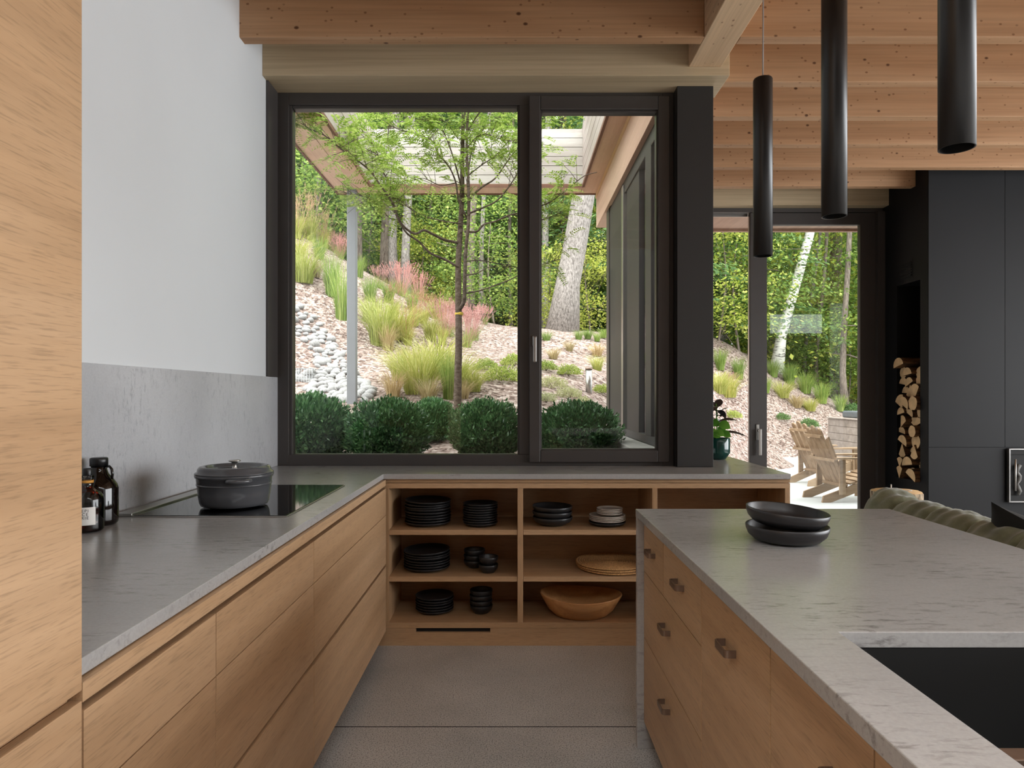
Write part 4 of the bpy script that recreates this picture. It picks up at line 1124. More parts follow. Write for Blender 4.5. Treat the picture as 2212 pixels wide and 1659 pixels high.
# dense woods: rows going back
spots = []
for row_, (Y, x0, x1, step) in enumerate([(17.8, -8.5, 9.5, 3.0), (20.5, -9.5, 15, 2.7), (23.5, -11, 17, 2.7), (27, -12, 20, 3.0), (31.5, -14, 23, 3.3), (37, -15, 25, 3.4), (43, -18, 30, 3.2), (50, -22, 36, 3.4), (58, -26, 42, 3.6)]):
    x = x0 + (row_ % 2) * 1.3
    while x < x1:
        spots.append((x + RS.uniform(-0.7, 0.7), Y + RS.uniform(-1.0, 1.0), row_)); x += step
LB = {'maple': 'leafy green maple standing in the woods', 'yellow': 'yellow green leafy tree standing in the woods', 'hemlock': 'dark green drooping hemlock standing in the woods'}
for (x, y, row_) in spots:
    px = CX + x / y * F
    # keep a few gaps for the named trunks
    u = RS.uniform()
    kind = 'hemlock' if (u < 0.50) else ('maple' if u < 0.93 else 'yellow')
    if row_ == 0 and RS.uniform() < 0.35: continue
    if (1630 < px < 1855 and y < 24.5) or (1180 < px < 1262 and y < 22) or (690 < px < 1000 and y < 22): continue
    tree(x, y, kind, RS.randint(2), 'thin' if kind != 'maple' else RS.choice(['dark', 'thin']), LB[kind], sc=RS.uniform(0.85, 1.25) * (1.25 if y > 40 else 1), group=GW + ' (' + kind + ')')
for (px, Y, vi, sc, lab_) in [(1065, 15.8, 0, 0.95, 'small leafy sapling at the top of the mulch bank by the window mullion'), (1180, 16.2, 1, 0.8, 'yellow green sapling behind the pale leaning trunk'), (1272, 16.0, 1, 0.85, 'yellow green sapling between the pale trunk and the living room corner'),
                              (690, 15.2, 0, 1.2, 'leafy sapling behind the tall plumed grass'), (797, 20.5, 0, 1.3, 'leafy sapling right of the canopy post'), (918, 18.5, 1, 0.9, 'pale sapling above the pink grasses'), (965, 19, 0, 1.0, 'leafy sapling behind the courtyard tree trunk'),
                              (1555, 19.5, 1, 1.3, 'bright sapling seen through the open doorway beside the column'), (1595, 20.0, 0, 1.4, 'leafy sapling seen through the doorway by the door stile'), (1680, 22, 0, 1.3, 'leafy sapling near the foot of the white birch'), (1760, 22.5, 0, 1.2, 'leafy sapling low behind the right hand bank'), (1830, 22, 0, 1.2, 'leafy sapling behind the hot tub')]:
    x = PX(px, Y); tree(x, Y, 'sapling', vi, 'sap', lab_, sc=sc, name='sapling', cat='sapling', group='saplings along the edge of the woods')

for (Y, x0, x1, step) in [(24.5, -9, 17, 2.6), (29, -11, 20, 2.8), (34, -13, 23, 3.0), (40, -16, 27, 3.2)]:
    x = x0
    while x < x1:
        xx = x + RS.uniform(-0.8, 0.8); yy = Y + RS.uniform(-1, 1); x += step
        tree(xx, yy, 'sapling', RS.randint(2), 'sap', 'bushy understory sapling deep in the woods', sc=RS.uniform(1.5, 2.4), name='sapling', cat='sapling', group='understory saplings deep in the woods')
# named trunks
def lone(px_b, py_b, px_t, py_t, wpx, mat, label, Y=None, nm='forest_tree', crown=None, wt=0.75):
    """a tree whose trunk is in plain sight: base pixel, a point higher up and its width there"""
    if Y is None: x, Y, z_ = ground(px_b, py_b)
    else: x, z_ = PX(px_b, Y), hz(PX(px_b, Y), Y)
    top = Vector((PX(px_t, Y), Y, PZ(py_t, Y))); b = Vector((x, Y, z_))
    d = top - b; ext = b + d * (13.0 / max(d.z, 1)); r0 = 0.5 * wpx * Y / F
    r = thing(nm, label, 'tree', b)
    P = [b + (ext - b) * t + Vector((0.06 * math.sin(t * 9 + px_b), 0.06 * math.cos(t * 7), 0)) for t in np.linspace(0, 1, 14)]
    P[0] = b - Vector((0, 0, 0.25))
    MB().tube(P, [r0 * (1.12 + 0.5 * max(0, 1 - t * 18) - (1.12 - wt * 0.7) * t) for t in np.linspace(0, 1, 14)], 14).build('trunk', mat, r)
    if crown:
        o_ = link('foliage', CROWN[crown][0], r); o_.location = (d.x * 0.6, 0, 5.0); o_.scale = (0.8, 0.8, 0.8)
    return r
lone(1212, 742, 1252, 440, 50, M['bark_light'], 'thick pale grey trunk leaning right behind the opening sash', Y=14.6)
lone(834, 575, 838, 450, 21, M['bark_dark'], 'dark furrowed trunk beside two white trunks', Y=17.0)
lone(852, 590, 853, 450, 17, M['bark_light'], 'slim white trunk touching the dark furrowed one', Y=16.6)
lone(878, 600, 881, 450, 17, M['bark_light'], 'white trunk right of the dark furrowed trunk', Y=16.4)
lone(776, 560, 780, 430, 10, M['bark_dark'], 'slim dark trunk just right of the canopy post', Y=16.0)
lone(1040, 670, 1047, 480, 9, M['bark_light'], 'thin pale trunk right of the courtyard tree', Y=17.0)
lone(1015, 660, 1022, 480, 20, M['bark_dark'], 'grey trunk hidden partly behind the courtyard tree', Y=18.0)
lone(1170, 640, 1180, 460, 14, M['bark_light'], 'pale trunk between the mullion and the thick leaning trunk', Y=18.0)
lone(1676, 783, 1746, 498, 20, M['birch'], 'white birch with dark bands leaning right beyond the glass door', Y=20.5, nm='birch_tree')
lone(1826, 862, 1829, 520, 12, M['bark_dark'], 'straight slim brown trunk near the right edge of the glass door', Y=20.2)
lone(1795, 800, 1802, 520, 28, M['bark_dark'], 'broad grey brown trunk between the birch and the slim straight trunk', Y=24.0)
lone(1764, 830, 1780, 520, 8, M['bark_dark'], 'thin sapling trunk right of the white birch', Y=22.0)
lone(1738, 815, 1762, 560, 7, M['bark_light'], 'thin grey trunk leaning beside the white birch', Y=22.5)
lone(1562, 640, 1570, 480, 18, M['bark_light'], 'pale trunk half hidden in leaves through the open doorway', Y=23.0)

# ---- courtyard honey locust
lt = thing('locust_tree', 'young multi stemmed locust tree with feathery leaves in the courtyard', 'tree', (PX(989, 6.1), 6.1, hz(PX(989, 6.1), 6.1)))
TY = 6.1
tw = MB()
twigs = []       # (points, start fraction for leaves)
def br(path, r0, r1, dy=0.0, leafy=0.3, n=7):
    """branch through (px,py) points; depth drifts by dy towards its end"""
    k = len(path)
    P = [Vector((PX(p[0], TY + dy * i / (k - 1)), TY + dy * i / (k - 1), PZ(p[1], TY + dy * i / (k - 1)))) for i, p in enumerate(path)]
    # smooth
    Q = []
    for i in range(k - 1):
        p0, p1, p2, p3 = P[max(0, i - 1)], P[i], P[i + 1], P[min(k - 1, i + 2)]
        for f in (0, 0.25, 0.5, 0.75):
            Q.append(0.5 * ((2 * p1) + (p2 - p0) * f + (2 * p0 - 5 * p1 + 4 * p2 - p3) * f * f + (3 * p1 - p0 - 3 * p2 + p3) * f ** 3))
    Q.append(P[-1])
    m = len(Q)
    tw.tube(Q, [r0 + (r1 - r0) * i / (m - 1) for i in range(m)], n)
    twigs.append((Q, leafy)); return Q
zb_ = hz(PX(989, TY), TY)
yb = CY - (zb_ - 0.1 - H) * F / TY
br([(988, yb), (989, 820), (991, 740), (990, 640), (990, 570), (994, 500), (998, 420), (999, 330), (1001, 240), (1004, 130), (1006, 20)], 0.036, 0.012, 0.05, 0.62, 14)
br([(992, 668), (1002, 650), (1004, 600), (1006, 540), (1012, 480), (1012, 400), (1008, 320), (1012, 240), (1030, 120), (1040, 10)], 0.020, 0.008, -0.2, 0.5, 10)
br([(990, 577), (960, 560), (930, 547), (905, 522), (880, 505), (862, 478), (850, 450), (842, 425)], 0.012, 0.005, -0.4, 0.7)
br([(988, 524), (960, 518), (935, 506), (915, 497), (897, 505), (875, 492), (860, 470), (850, 440), (825, 405), (800, 370), (770, 345), (735, 320), (700, 292), (660, 275), (625, 262)], 0.013, 0.0035, -0.9, 0.62)
br([(1010, 485), (960, 478), (920, 468), (885, 450), (860, 430), (835, 428)], 0.006, 0.003, -0.3, 0.55)
br([(1008, 470), (990, 430), (985, 395), (970, 360), (945, 330), (935, 305), (900, 290), (870, 282), (840, 270)], 0.009, 0.003, -0.5, 0.35)
br([(1000, 420), (985, 360), (965, 300), (935, 240), (905, 190), (880, 140)], 0.008, 0.003, -0.4, 0.3)
br([(1004, 500), (1030, 500), (1045, 485), (1070, 478), (1100, 465), (1140, 455), (1190, 435), (1230, 405), (1262, 380), (1290, 372)], 0.010, 0.003, -0.3, 0.45)
br([(1010, 462), (1040, 450), (1075, 432), (1105, 395), (1125, 360), (1150, 300), (1165, 250)], 0.009, 0.003, 0.2, 0.4)
br([(1012, 432), (1040, 405), (1070, 385), (1095, 350), (1118, 320), (1150, 280), (1190, 250)], 0.009, 0.003, 0.35, 0.4)
br([(1010, 400), (1016, 340), (1030, 300), (1060, 262), (1095, 240), (1140, 200)], 0.007, 0.003, 0.3, 0.35)
br([(1006, 350), (1010, 290), (1005, 240), (985, 180), (960, 120)], 0.006, 0.003, -0.3, 0.3)
br([(1004, 565), (1030, 562), (1060, 566), (1090, 572), (1125, 580), (1165, 590)], 0.006, 0.002, 0.4, 0.75)
br([(1003, 634), (1035, 628), (1065, 618), (1095, 607), (1130, 590), (1175, 570), (1210, 560)], 0.008, 0.0025, 0.2, 0.7)
br([(1004, 595), (1030, 590), (1056, 577), (1080, 575), (1110, 580)], 0.006, 0.002, 0.3, 0.8)
br([(850, 442), (842, 400), (830, 375), (822, 350), (815, 330), (800, 300)], 0.006, 0.002, -0.2, 0.2)
br([(862, 475), (840, 470), (815, 440), (790, 425), (760, 420), (730, 410)], 0.005, 0.002, -0.3, 0.5)
br([(1118, 470), (1150, 480), (1185, 470), (1220, 455)], 0.005, 0.002, 0.2, 0.3)
br([(990, 300), (960, 262), (930, 262), (890, 255), (850, 250)], 0.005, 0.002, -0.3, 0.2)
br([(1008, 320), (1040, 290), (1080, 300), (1115, 308)], 0.005, 0.002, -0.3, 0.25)
br([(1010, 380), (1050, 350), (1090, 332), (1130, 345)], 0.006, 0.002, 0.4, 0.3)
br([(985, 395), (950, 400), (915, 385), (880, 390), (850, 372)], 0.005, 0.002, 0.3, 0.35)
br([(1002, 300), (1030, 250), (1060, 215), (1100, 190)], 0.006, 0.002, -0.3, 0.2)
br([(700, 292), (690, 270), (665, 255), (640, 250)], 0.0035, 0.002, 0.1, 0.0)
br([(770, 345), (778, 320), (772, 300), (785, 280)], 0.0035, 0.002, 0.1, 0.0)
rg = random.Random(3)
subs = []
for Q, lf in list(twigs):
    m = len(Q)
    for i in range(int(m * lf), m):
        for _ in range(2):
            if rg.random() < 0.78:
                d = (Q[min(i + 1, m - 1)] - Q[max(i - 1, 0)]).normalized()
                v = Vector((rg.gauss(0, 1), rg.gauss(0, 1), rg.gauss(0.25, 0.7))).normalized()
                v = (v * 0.9 + d * 0.6).normalized(); L = rg.uniform(0.10, 0.34)
                e = Q[i] + v * L
                if e.x > 0.62: continue
                tw.tube([Q[i], Q[i] + v * L * 0.5 + Vector((0, 0, 0.012)), e], [0.0028, 0.002, 0.0012], 5, cap=False)
                subs.append((Q[i], e, v))
tw.build('trunk', M['bark_young'], lt)
# compound leaves
C = []; D = []; Nn = []; Ls = []
def compound(p, d):
    d = Vector(d).normalized(); L = rg.uniform(0.10, 0.19)
    up = Vector((rg.gauss(0, 0.3), rg.gauss(0, 0.3), 1)).normalized()
    s_ = d.cross(up); s_ = s_.normalized() if s_.length > 1e-3 else Vector((1, 0, 0)); up = s_.cross(d).normalized()
    if up.z < 0: up = -up
    n = rg.randint(7, 10)
    for i in range(n):
        t = (i + 0.7) / n; c0 = p + d * (L * t) - Vector((0, 0, 1)) * (0.30 * L * t * t)
        for sg in (-1, 1):
            ld = (s_ * sg * 0.95 + d * 0.35).normalized(); ll = rg.uniform(0.031, 0.043) * (1 - 0.45 * abs(t - 0.5))
            C.append(c0 + ld * ll * 0.5); D.append(ld); Nn.append(up + Vector((rg.gauss(0, .2), rg.gauss(0, .2), 0))); Ls.append(ll)
for a, e, v in subs:
    for t in (0.25, 0.5, 0.75, 0.9, 1.0):
        if rg.random() < 0.70:
            w_ = Vector((rg.gauss(0, 1), rg.gauss(0, 1), rg.gauss(-0.05, 0.35))).normalized()
            compound(a + (e - a) * t, w_ + v * 0.5)
V, Fc = leaf_quads(np.array([tuple(c) for c in C]), np.array([tuple(c) for c in D]), np.array([tuple(c) for c in Nn]), np.array(Ls), np.array(Ls) * 0.42)
V = V - np.array(lt.location)
link('foliage', npmesh('foliage', V, Fc, M['leaf_locust']), lt)
o = MB().lathe([(0.034, -0.02), (0.038, -0.012), (0.038, 0.0), (0.034, 0.008)], (PX(991, TY), TY + 0.02, PZ(676, TY)), 20).build('tree_tie', plain('yellow plant tie', (206, 176, 60), 0.6), lt)

# ---- inkberry bushes under the window
def bush_mesh(n, rx, ry, h, seed):
    C = []; 
    u = RS.normal(size=(n, 3)); u = norm(u); u[:, 2] = np.where(u[:, 2] < 0, u[:, 2] * 0.75, u[:, 2])
    rad = RS.uniform(0.25, 1.0, n) ** 0.5
    bump_ = np.array([1 + 0.16 * mnoise.noise(Vector((a * 2.6, b * 2.6, c * 2.6 + seed))) + 0.08 * mnoise.noise(Vector((a * 7, b * 7, c * 7 + seed))) for a, b, c in u])
    P = u * (rad * bump_)[:, None] * np.array([rx, ry, h * 0.62]); P[:, 2] += h * 0.42
    P[:, 2] = np.maximum(P[:, 2], RS.uniform(0.0, 0.06, n))
    d = u + RS.normal(size=(n, 3)) * 0.5; d[:, 2] += 0.55
    nn_ = u + RS.normal(size=(n, 3)) * 0.6
    l = RS.uniform(0.030, 0.048, n)
    return leaf_quads(P, d, nn_, l, l * 0.42)
BM = [npmesh('foliage', *bush_mesh(15000, 0.42, 0.38, 0.47, 1.0), M['leaf_box']), npmesh('foliage', *bush_mesh(15000, 0.40, 0.38, 0.50, 9.0), M['leaf_box'])]
tm_ = MB()
for k in range(9):
    a = k * 0.7; tm_.tube([(0.02 * math.cos(a), 0.02 * math.sin(a), -0.05), (0.10 * math.cos(a), 0.10 * math.sin(a), 0.15), (0.22 * math.cos(a), 0.22 * math.sin(a), 0.34)], [0.008, 0.006, 0.003], 5)
tmo = tm_.build('stems', M['bark_dark']); STM = tmo.data; bpy.data.objects.remove(tmo)
def bush(px, Y, vi, s_, lab_, sz=1.0, grp='clipped evergreen bushes under the window'):
    x = PX(px, Y); r = thing('evergreen_bush', lab_, 'bush', (x, Y, hz(x, Y) - 0.01), RS.uniform(0, 6), grp); r.scale = (s_, s_, s_ * sz)
    link('stems', STM, r); link('foliage', BM[vi], r); return r
bush(668, 5.3, 0, 0.98, 'dark evergreen bush in the corner of the fixed pane by the white wall', 1.12)
bush(838, 5.12, 1, 0.84, 'dark evergreen bush in front of the grey canopy post', 1.12)
bush(935, 6.3, 0, 0.58, 'small dark evergreen bush set back beside the courtyard tree', 1.45)
bush(1052, 5.2, 1, 0.74, 'dark evergreen bush in front of the courtyard tree', 1.22)
bush(1248, 5.1, 0, 0.80, 'dark evergreen bush behind the opening sash', 1.12)

# ---- river stones and gabion
def rock_mesh(seed):
    bm = bmesh.new(); bmesh.ops.create_icosphere(bm, subdivisions=2, radius=1)
    for v in bm.verts:
        k = 1 + 0.22 * mnoise.noise(v.co * 1.3 + Vector((seed * 7, 0, 0)))
        v.co = Vector((v.co.x * 1.1 * k, v.co.y * 0.85 * k, v.co.z * 0.62 * k))
    for f in bm.faces: f.smooth = True
    me = bpy.data.meshes.new('river_stone'); bm.to_mesh(me); bm.free(); me.materials.append(M['rock']); return me
RK = [rock_mesh(i) for i in range(5)]
def in_poly(x, y, P):
    c = False; n = len(P)
    for i in range(n):
        x1, y1 = P[i]; x2, y2 = P[(i + 1) % n]
        if (y1 > y) != (y2 > y) and x < (x2 - x1) * (y - y1) / (y2 - y1) + x1: c = not c
    return c
stream = [(612, 655), (650, 668), (695, 700), (722, 742), (748, 790), (790, 828), (806, 850), (790, 872), (690, 872), (660, 850), (686, 800), (676, 760), (640, 725), (612, 705)]
# the dry stream bed laid on the bank: its outline on the ground
sg = [ground(a, b, 6.6) for a, b in stream]
sp = [(p[0], p[1]) for p in sg]
xs_ = [p[0] for p in sp]; ys_ = [p[1] for p in sp]
placed = []; tries = 0
rk = random.Random(21)
while len(placed) < 285 and tries < 40000:
    tries += 1
    x = rk.uniform(min(xs_), max(xs_)); y = rk.uniform(min(ys_), max(ys_))
    if not in_poly(x, y, sp): continue
    s_ = rk.uniform(0.045, 0.085) * (1 + 0.03 * (y - 7)) * (1.25 if rk.random() < 0.15 else 1)
    if any((x - a) ** 2 + (y - b) ** 2 < (0.8 * (s_ + c)) ** 2 for a, b, c in placed): continue
    placed.append((x, y, s_))
zz = hts([(a, b) for a, b, c in placed])
for (x, y, s_), z in zip(placed, zz):
    o_ = link('river_stone', RK[rk.randint(0, 4)], None, (x, y, z + s_ * 0.22)); o_.scale = (s_, s_, s_)
    o_.rotation_euler = (rk.uniform(-.5, .5), rk.uniform(-.5, .5), rk.uniform(0, 6.28))
    tag(o_, 'rounded pale river stone in the dry stream bed on the bank', 'stone', 'river stones in the dry stream bed')
gY = 8.3
gX0, gX1, gz0, gz1 = PX(600, gY), PX(674, gY), PZ(872, gY), PZ(796, gY)
gb_ = thing('gabion_basket', 'wire gabion basket filled with pale stones beside the stream bed', 'gabion', ((gX0 + gX1) / 2, gY + 0.2, gz0))
wm = MB()
for k in range(14):
    x = gX0 + (gX1 - gX0) * k / 13
    wm.tube([(x, gY, gz0), (x, gY, gz1), (x, gY + 0.4, gz1)], 0.003, 5)
for k in range(8):
    z = gz0 + (gz1 - gz0) * k / 7; wm.tube([(gX0, gY, z), (gX1, gY, z), (gX1, gY + 0.4, z)], 0.003, 5)
wm.build('wire_mesh', M['wire'], gb_)
sm = MB()
for k in range(120):
    x, y, z = rk.uniform(gX0 + 0.03, gX1 - 0.03), gY + rk.uniform(0.04, 0.34), rk.uniform(gz0, gz1 - 0.04)
    me = RK[k % 5]; s_ = rk.uniform(0.035, 0.06); R_ = Matrix.Translation((x, y, z)) @ Matrix.Rotation(rk.uniform(0, 6), 4, 'X') @ Matrix.Rotation(rk.uniform(0, 6), 4, 'Z') @ Matrix.Scale(s_, 4)
    sm.add([R_ @ v.co for v in me.vertices], [list(p_.vertices) for p_ in me.polygons], 0, True)
o = sm.build('stone_fill', M['rock'], gb_); o['kind'] = 'stuff'

# ---- ornamental grasses
def grass_mesh(n, h, spread_, w, droop, plume=None, plume_n=0, seed=0):
    rg_ = np.random.RandomState(seed); V = []; Fc = []; MI = []
    for i in range(n):
        a = rg_.uniform(0, 2 * math.pi); r = spread_ * 0.22 * math.sqrt(rg_.uniform())
        b = np.array([r * math.cos(a), r * math.sin(a), -0.02]); a2 = a + rg_.normal() * 0.5
        hh = h * rg_.uniform(0.55, 1.0); out = spread_ * rg_.uniform(0.2, 1.0) * droop
        k = 5; o_ = len(V); s_ = np.array([-math.sin(a2), math.cos(a2), 0]) * w * 0.5
        if rg_.uniform() < 0.5: s_ = np.array([math.cos(a2 + 1), math.sin(a2 + 1), 0]) * w * 0.5
        for q in range(k):
            t = q / (k - 1)
            c = b + np.array([math.cos(a2), math.sin(a2), 0]) * out * t ** 1.8 + np.array([0, 0, 1]) * hh * (t - 0.35 * droop * t ** 2.6)
            ww = s_ * (1 - t) ** 0.6 if q < k - 1 else s_ * 0.08
            V += [tuple(c - ww), tuple(c + ww)]
        for q in range(k - 1): Fc.append([o_ + 2 * q, o_ + 2 * q + 1, o_ + 2 * q + 3, o_ + 2 * q + 2])
    P = []; PF = []
    for i in range(plume_n):
        a = rg_.uniform(0, 2 * math.pi); out = spread_ * rg_.uniform(0.1, 0.85)
        hh = h * rg_.uniform(0.95, 1.35); lean = out
        tip = np.array([math.cos(a) * lean, math.sin(a) * lean, hh]); b = np.array([0.05 * math.cos(a), 0.05 * math.sin(a), 0])
        d = tip - b
        o_ = len(P); s1 = np.array([0.003, 0, 0])
        st_ = b + d * 0.68 + np.array([0, 0, 0.06 * h])
        P += [tuple(b - s1), tuple(b + s1), tuple(st_ + s1), tuple(st_ - s1)]; PF.append([o_, o_ + 1, o_ + 2, o_ + 3])
        for q in range(plume):
            t = rg_.uniform(0, 1); c = st_ + (tip - st_) * t
            dd = norm((d / np.linalg.norm(d) + rg_.normal(size=3) * 0.42)[None])[0]; L = rg_.uniform(0.04, 0.09) * h
            sd = norm(np.cross(dd, rg_.normal(size=3))[None])[0] * 0.0032
            e = c + dd * L; o_ = len(P)
            P += [tuple(c - sd), tuple(c + sd), tuple(e + sd * 0.3), tuple(e - sd * 0.3)]; PF.append([o_, o_ + 1, o_ + 2, o_ + 3])
    return (V, Fc), (P, PF)
GR = {}
for nm, args, mb_, mp_ in [('green', (260, 1.0, 0.55, 0.010, 0.7, 6, 0, 1), 'blade_green', 'plume_tan'), ('yellow', (300, 0.9, 0.7, 0.010, 0.95, 6, 0, 2), 'blade_yellow', 'plume_tan'),
                           ('plume', (220, 0.85, 0.5, 0.010, 0.8, 22, 34, 3), 'blade_yellow', 'plume_tan'), ('pink', (120, 0.55, 0.5, 0.006, 0.8, 26, 70, 4), 'blade_green', 'plume_pink'),
                           ('russet', (220, 0.8, 0.5, 0.010, 0.85, 16, 26, 5), 'blade_yellow', 'plume_red'), ('tan', (240, 0.7, 0.5, 0.009, 0.95, 6, 0, 6), 'blade_tan', 'plume_tan')]:
    (a, b), (c, d) = grass_mesh(*args)
    GR[nm] = (npmesh('blades', a, b, M[mb_]), npmesh('plumes', c, d, M[mp_]) if c else None)
def grass(kind, px, py, hpx, label, wide=1.0):
    x, y, z = ground(px, py)
    base_h = {'green': 0.85, 'yellow': 0.65, 'plume': 1.1, 'pink': 0.72, 'russet': 1.0, 'tan': 0.5}[kind]
    s_ = hpx * y / F / base_h
    r = thing('grass_clump', label, 'grass clump', (x, y, z), RS.uniform(0, 6), 'ornamental grass clumps on the bank'); r.scale = (s_ * wide, s_ * wide, s_)
    link('blades', GR[kind][0], r)
    if GR[kind][1]: link('plumes', GR[kind][1], r)
for args in [('plume', 668, 522, 120, 'tall tan plumed grass clump high on the bank near the white wall'), ('plume', 640, 515, 100, 'tan plumed grass clump partly cut off by the window frame'),
             ('yellow', 655, 612, 92, 'yellow green grass clump above the stone stream bed', 0.9), ('green', 738, 690, 150, 'upright green grass clump just before the canopy post', 0.6), ('green', 716, 640, 120, 'green grass clump between plumes and post', 0.7),
             ('pink', 722, 520, 50, 'pink plumed grass clump left of the canopy post'), ('tan', 680, 600, 50, 'dry straw coloured grass tuft on the mulch'),
             ('yellow', 822, 745, 130, 'tall yellow green grass clump right of the canopy post', 0.7), ('tan', 838, 758, 70, 'brown based grass tuft below the yellow green clump', 0.7), ('green', 800, 650, 70, 'green grass clump high behind the canopy post'), ('russet', 850, 690, 85, 'russet plumed grass clump in the middle of the bank'),
             ('pink', 868, 640, 75, 'pink muhly grass clump in front of the white trunks', 1.1), ('pink', 820, 625, 50, 'small pink muhly tuft near the post'), ('pink', 905, 650, 60, 'pink muhly clump above the russet plumes'),
             ('russet', 930, 735, 105, 'russet plumed grass clump left of the courtyard tree', 1.0), ('russet', 895, 705, 80, 'russet plumed clump uphill of the yellow mound'), ('yellow', 905, 850, 135, 'big yellow green grass mound left of the tree trunk', 1.0), ('yellow', 945, 820, 120, 'yellow green grass mound touching the tree trunk', 0.9),
             ('green', 968, 862, 130, 'bluish green grass clump at the foot of the tree', 0.6), ('tan', 850, 862, 75, 'dry tan tuft in front of the big yellow mound', 0.8), ('tan', 925, 872, 70, 'dry tan tuft left of the tree base', 0.9), ('tan', 890, 800, 60, 'tan grass tuft in the mulch'),
             ('pink', 1020, 735, 75, 'pink muhly clump right of the courtyard tree', 1.2), ('pink', 985, 715, 60, 'pink muhly tuft behind the trunk'), ('pink', 1048, 700, 40, 'small pink muhly tuft at the edge of the woods'), ('green', 1000, 830, 60, 'low green grass tuft right of the tree base'), ('yellow', 1020, 845, 60, 'low yellow grass tuft right of the tree trunk', 1.2),
             ('green', 1250, 735, 26, 'short bright grass tuft right of the thick pale trunk', 1.6), ('green', 1290, 738, 24, 'short bright grass tuft by the living room corner', 1.6), ('yellow', 1290, 800, 40, 'yellow grass tuft behind the bollard light', 1.0), ('tan', 1230, 760, 30, 'dry grass tuft below the thick trunk'),
             ('green', 1556, 800, 60, 'green grass clump through the open doorway', 1.0), ('green', 1596, 820, 60, 'green grass clump near the door stile through the doorway', 1.0), ('yellow', 1575, 860, 60, 'yellow grass clump lower through the doorway', 1.0), ('yellow', 1552, 850, 60, 'yellow grass clump beside the column through the doorway'), ('pink', 1580, 840, 35, 'reddish grass tuft through the doorway'),
             ('green', 1670, 815, 50, 'green grass clump below the white birch', 1.2), ('green', 1705, 830, 60, 'green grass clump right of the birch base', 1.2), ('green', 1740, 850, 60, 'arching green grass clump on the far bank', 1.2), ('green', 1775, 872, 60, 'arching green grass clump above the hot tub', 1.2), ('green', 1815, 888, 45, 'green grass clump touching the hot tub cover', 1.2), ('yellow', 1690, 860, 45, 'yellowish grass clump on the patio bank', 1.2), ('tan', 1720, 880, 35, 'dry grass tuft on the patio bank', 1.3), ('green', 1655, 850, 45, 'green grass clump at the inner edge of the glass door', 1.0), ('yellow', 1750, 888, 35, 'yellowish tuft above the small round shrubs', 1.2), ('plume', 1725, 958, 34, 'orange tan tuft between the wooden garden chairs', 1.2),
             ('green', 775, 600, 60, 'green grass clump peeking out right behind the canopy post'), ('yellow', 800, 700, 70, 'pale grass clump on the mulch just right of the post', 0.9), ('yellow', 862, 735, 85, 'pale arching grass clump between the post and the yellow mound', 1.0), ('russet', 880, 745, 90, 'russet plumed clump directly uphill of the yellow mound', 0.9), ('russet', 915, 700, 70, 'russet plumed clump below the pink muhly', 1.0), ('green', 890, 672, 55, 'green clump under the white trunks', 1.1), ('yellow', 940, 690, 60, 'pale clump left of the forked trunk', 1.1), ('pink', 965, 725, 80, 'pink muhly clump touching the left side of the trunk', 1.2), ('russet', 955, 745, 80, 'russet plumed clump touching the trunk', 0.9), ('pink', 1005, 750, 80, 'broad pink muhly clump just right of the trunk', 1.3), ('yellow', 870, 820, 80, 'pale grass clump downhill left of the yellow mound', 1.1), ('yellow', 985, 840, 90, 'pale arching clump behind the trunk base', 1.2), ('tan', 1000, 862, 50, 'straw tuft right of the trunk base', 1.0), ('green', 840, 655, 60, 'green clump beside the small pink tuft', 1.1), ('green', 690, 560, 60, 'green clump beneath the tan plumes', 1.1), ('yellow', 640, 570, 70, 'yellow clump at the window frame below the plumes', 1.0), ('plume', 700, 505, 90, 'tan plumed clump nearest the canopy post', 0.9), ('pink', 735, 560, 50, 'pink muhly tuft at the canopy post'), ('green', 1180, 738, 28, 'short bright grass left of the thick pale trunk', 1.8), ('green', 1270, 732, 26, 'short bright grass between the thick trunk and the house corner', 1.8), ('green', 1305, 730, 26, 'short bright grass against the house corner', 1.8), ('tan', 1290, 770, 34, 'dry grass tuft uphill of the bollard light', 1.3), ('tan', 1195, 775, 30, 'dry grass tuft on the mulch in the sash view', 1.3)]:
    grass(*args)
# ---- small shrubs
def shrub_mesh(n, l0, seed):
    u = norm(RS.normal(size=(n, 3))); u[:, 2] = np.abs(u[:, 2])
    rad = RS.uniform(0.3, 1, n) ** 0.5
    k = np.array([1 + 0.3 * mnoise.noise(Vector((a * 2, b * 2, c * 2 + seed))) for a, b, c in u])
    P = u * (rad * k)[:, None] * np.array([0.5, 0.5, 0.45]); P[:, 2] += 0.02
    d = u + RS.normal(size=(n, 3)) * 0.5; d[:, 2] += 0.4
    l = l0 * RS.uniform(0.7, 1.3, n)
    return leaf_quads(P, d, u + RS.normal(size=(n, 3)) * 0.7, l, l * 0.5)
SHM = {'shrub': npmesh('foliage', *shrub_mesh(1500, 0.07, 2), M['leaf_shrub']), 'pale': npmesh('foliage', *shrub_mesh(1500, 0.06, 5), M['leaf_pale']), 'green': npmesh('foliage', *shrub_mesh(1500, 0.07, 8), M['leaf_hemlock'])}
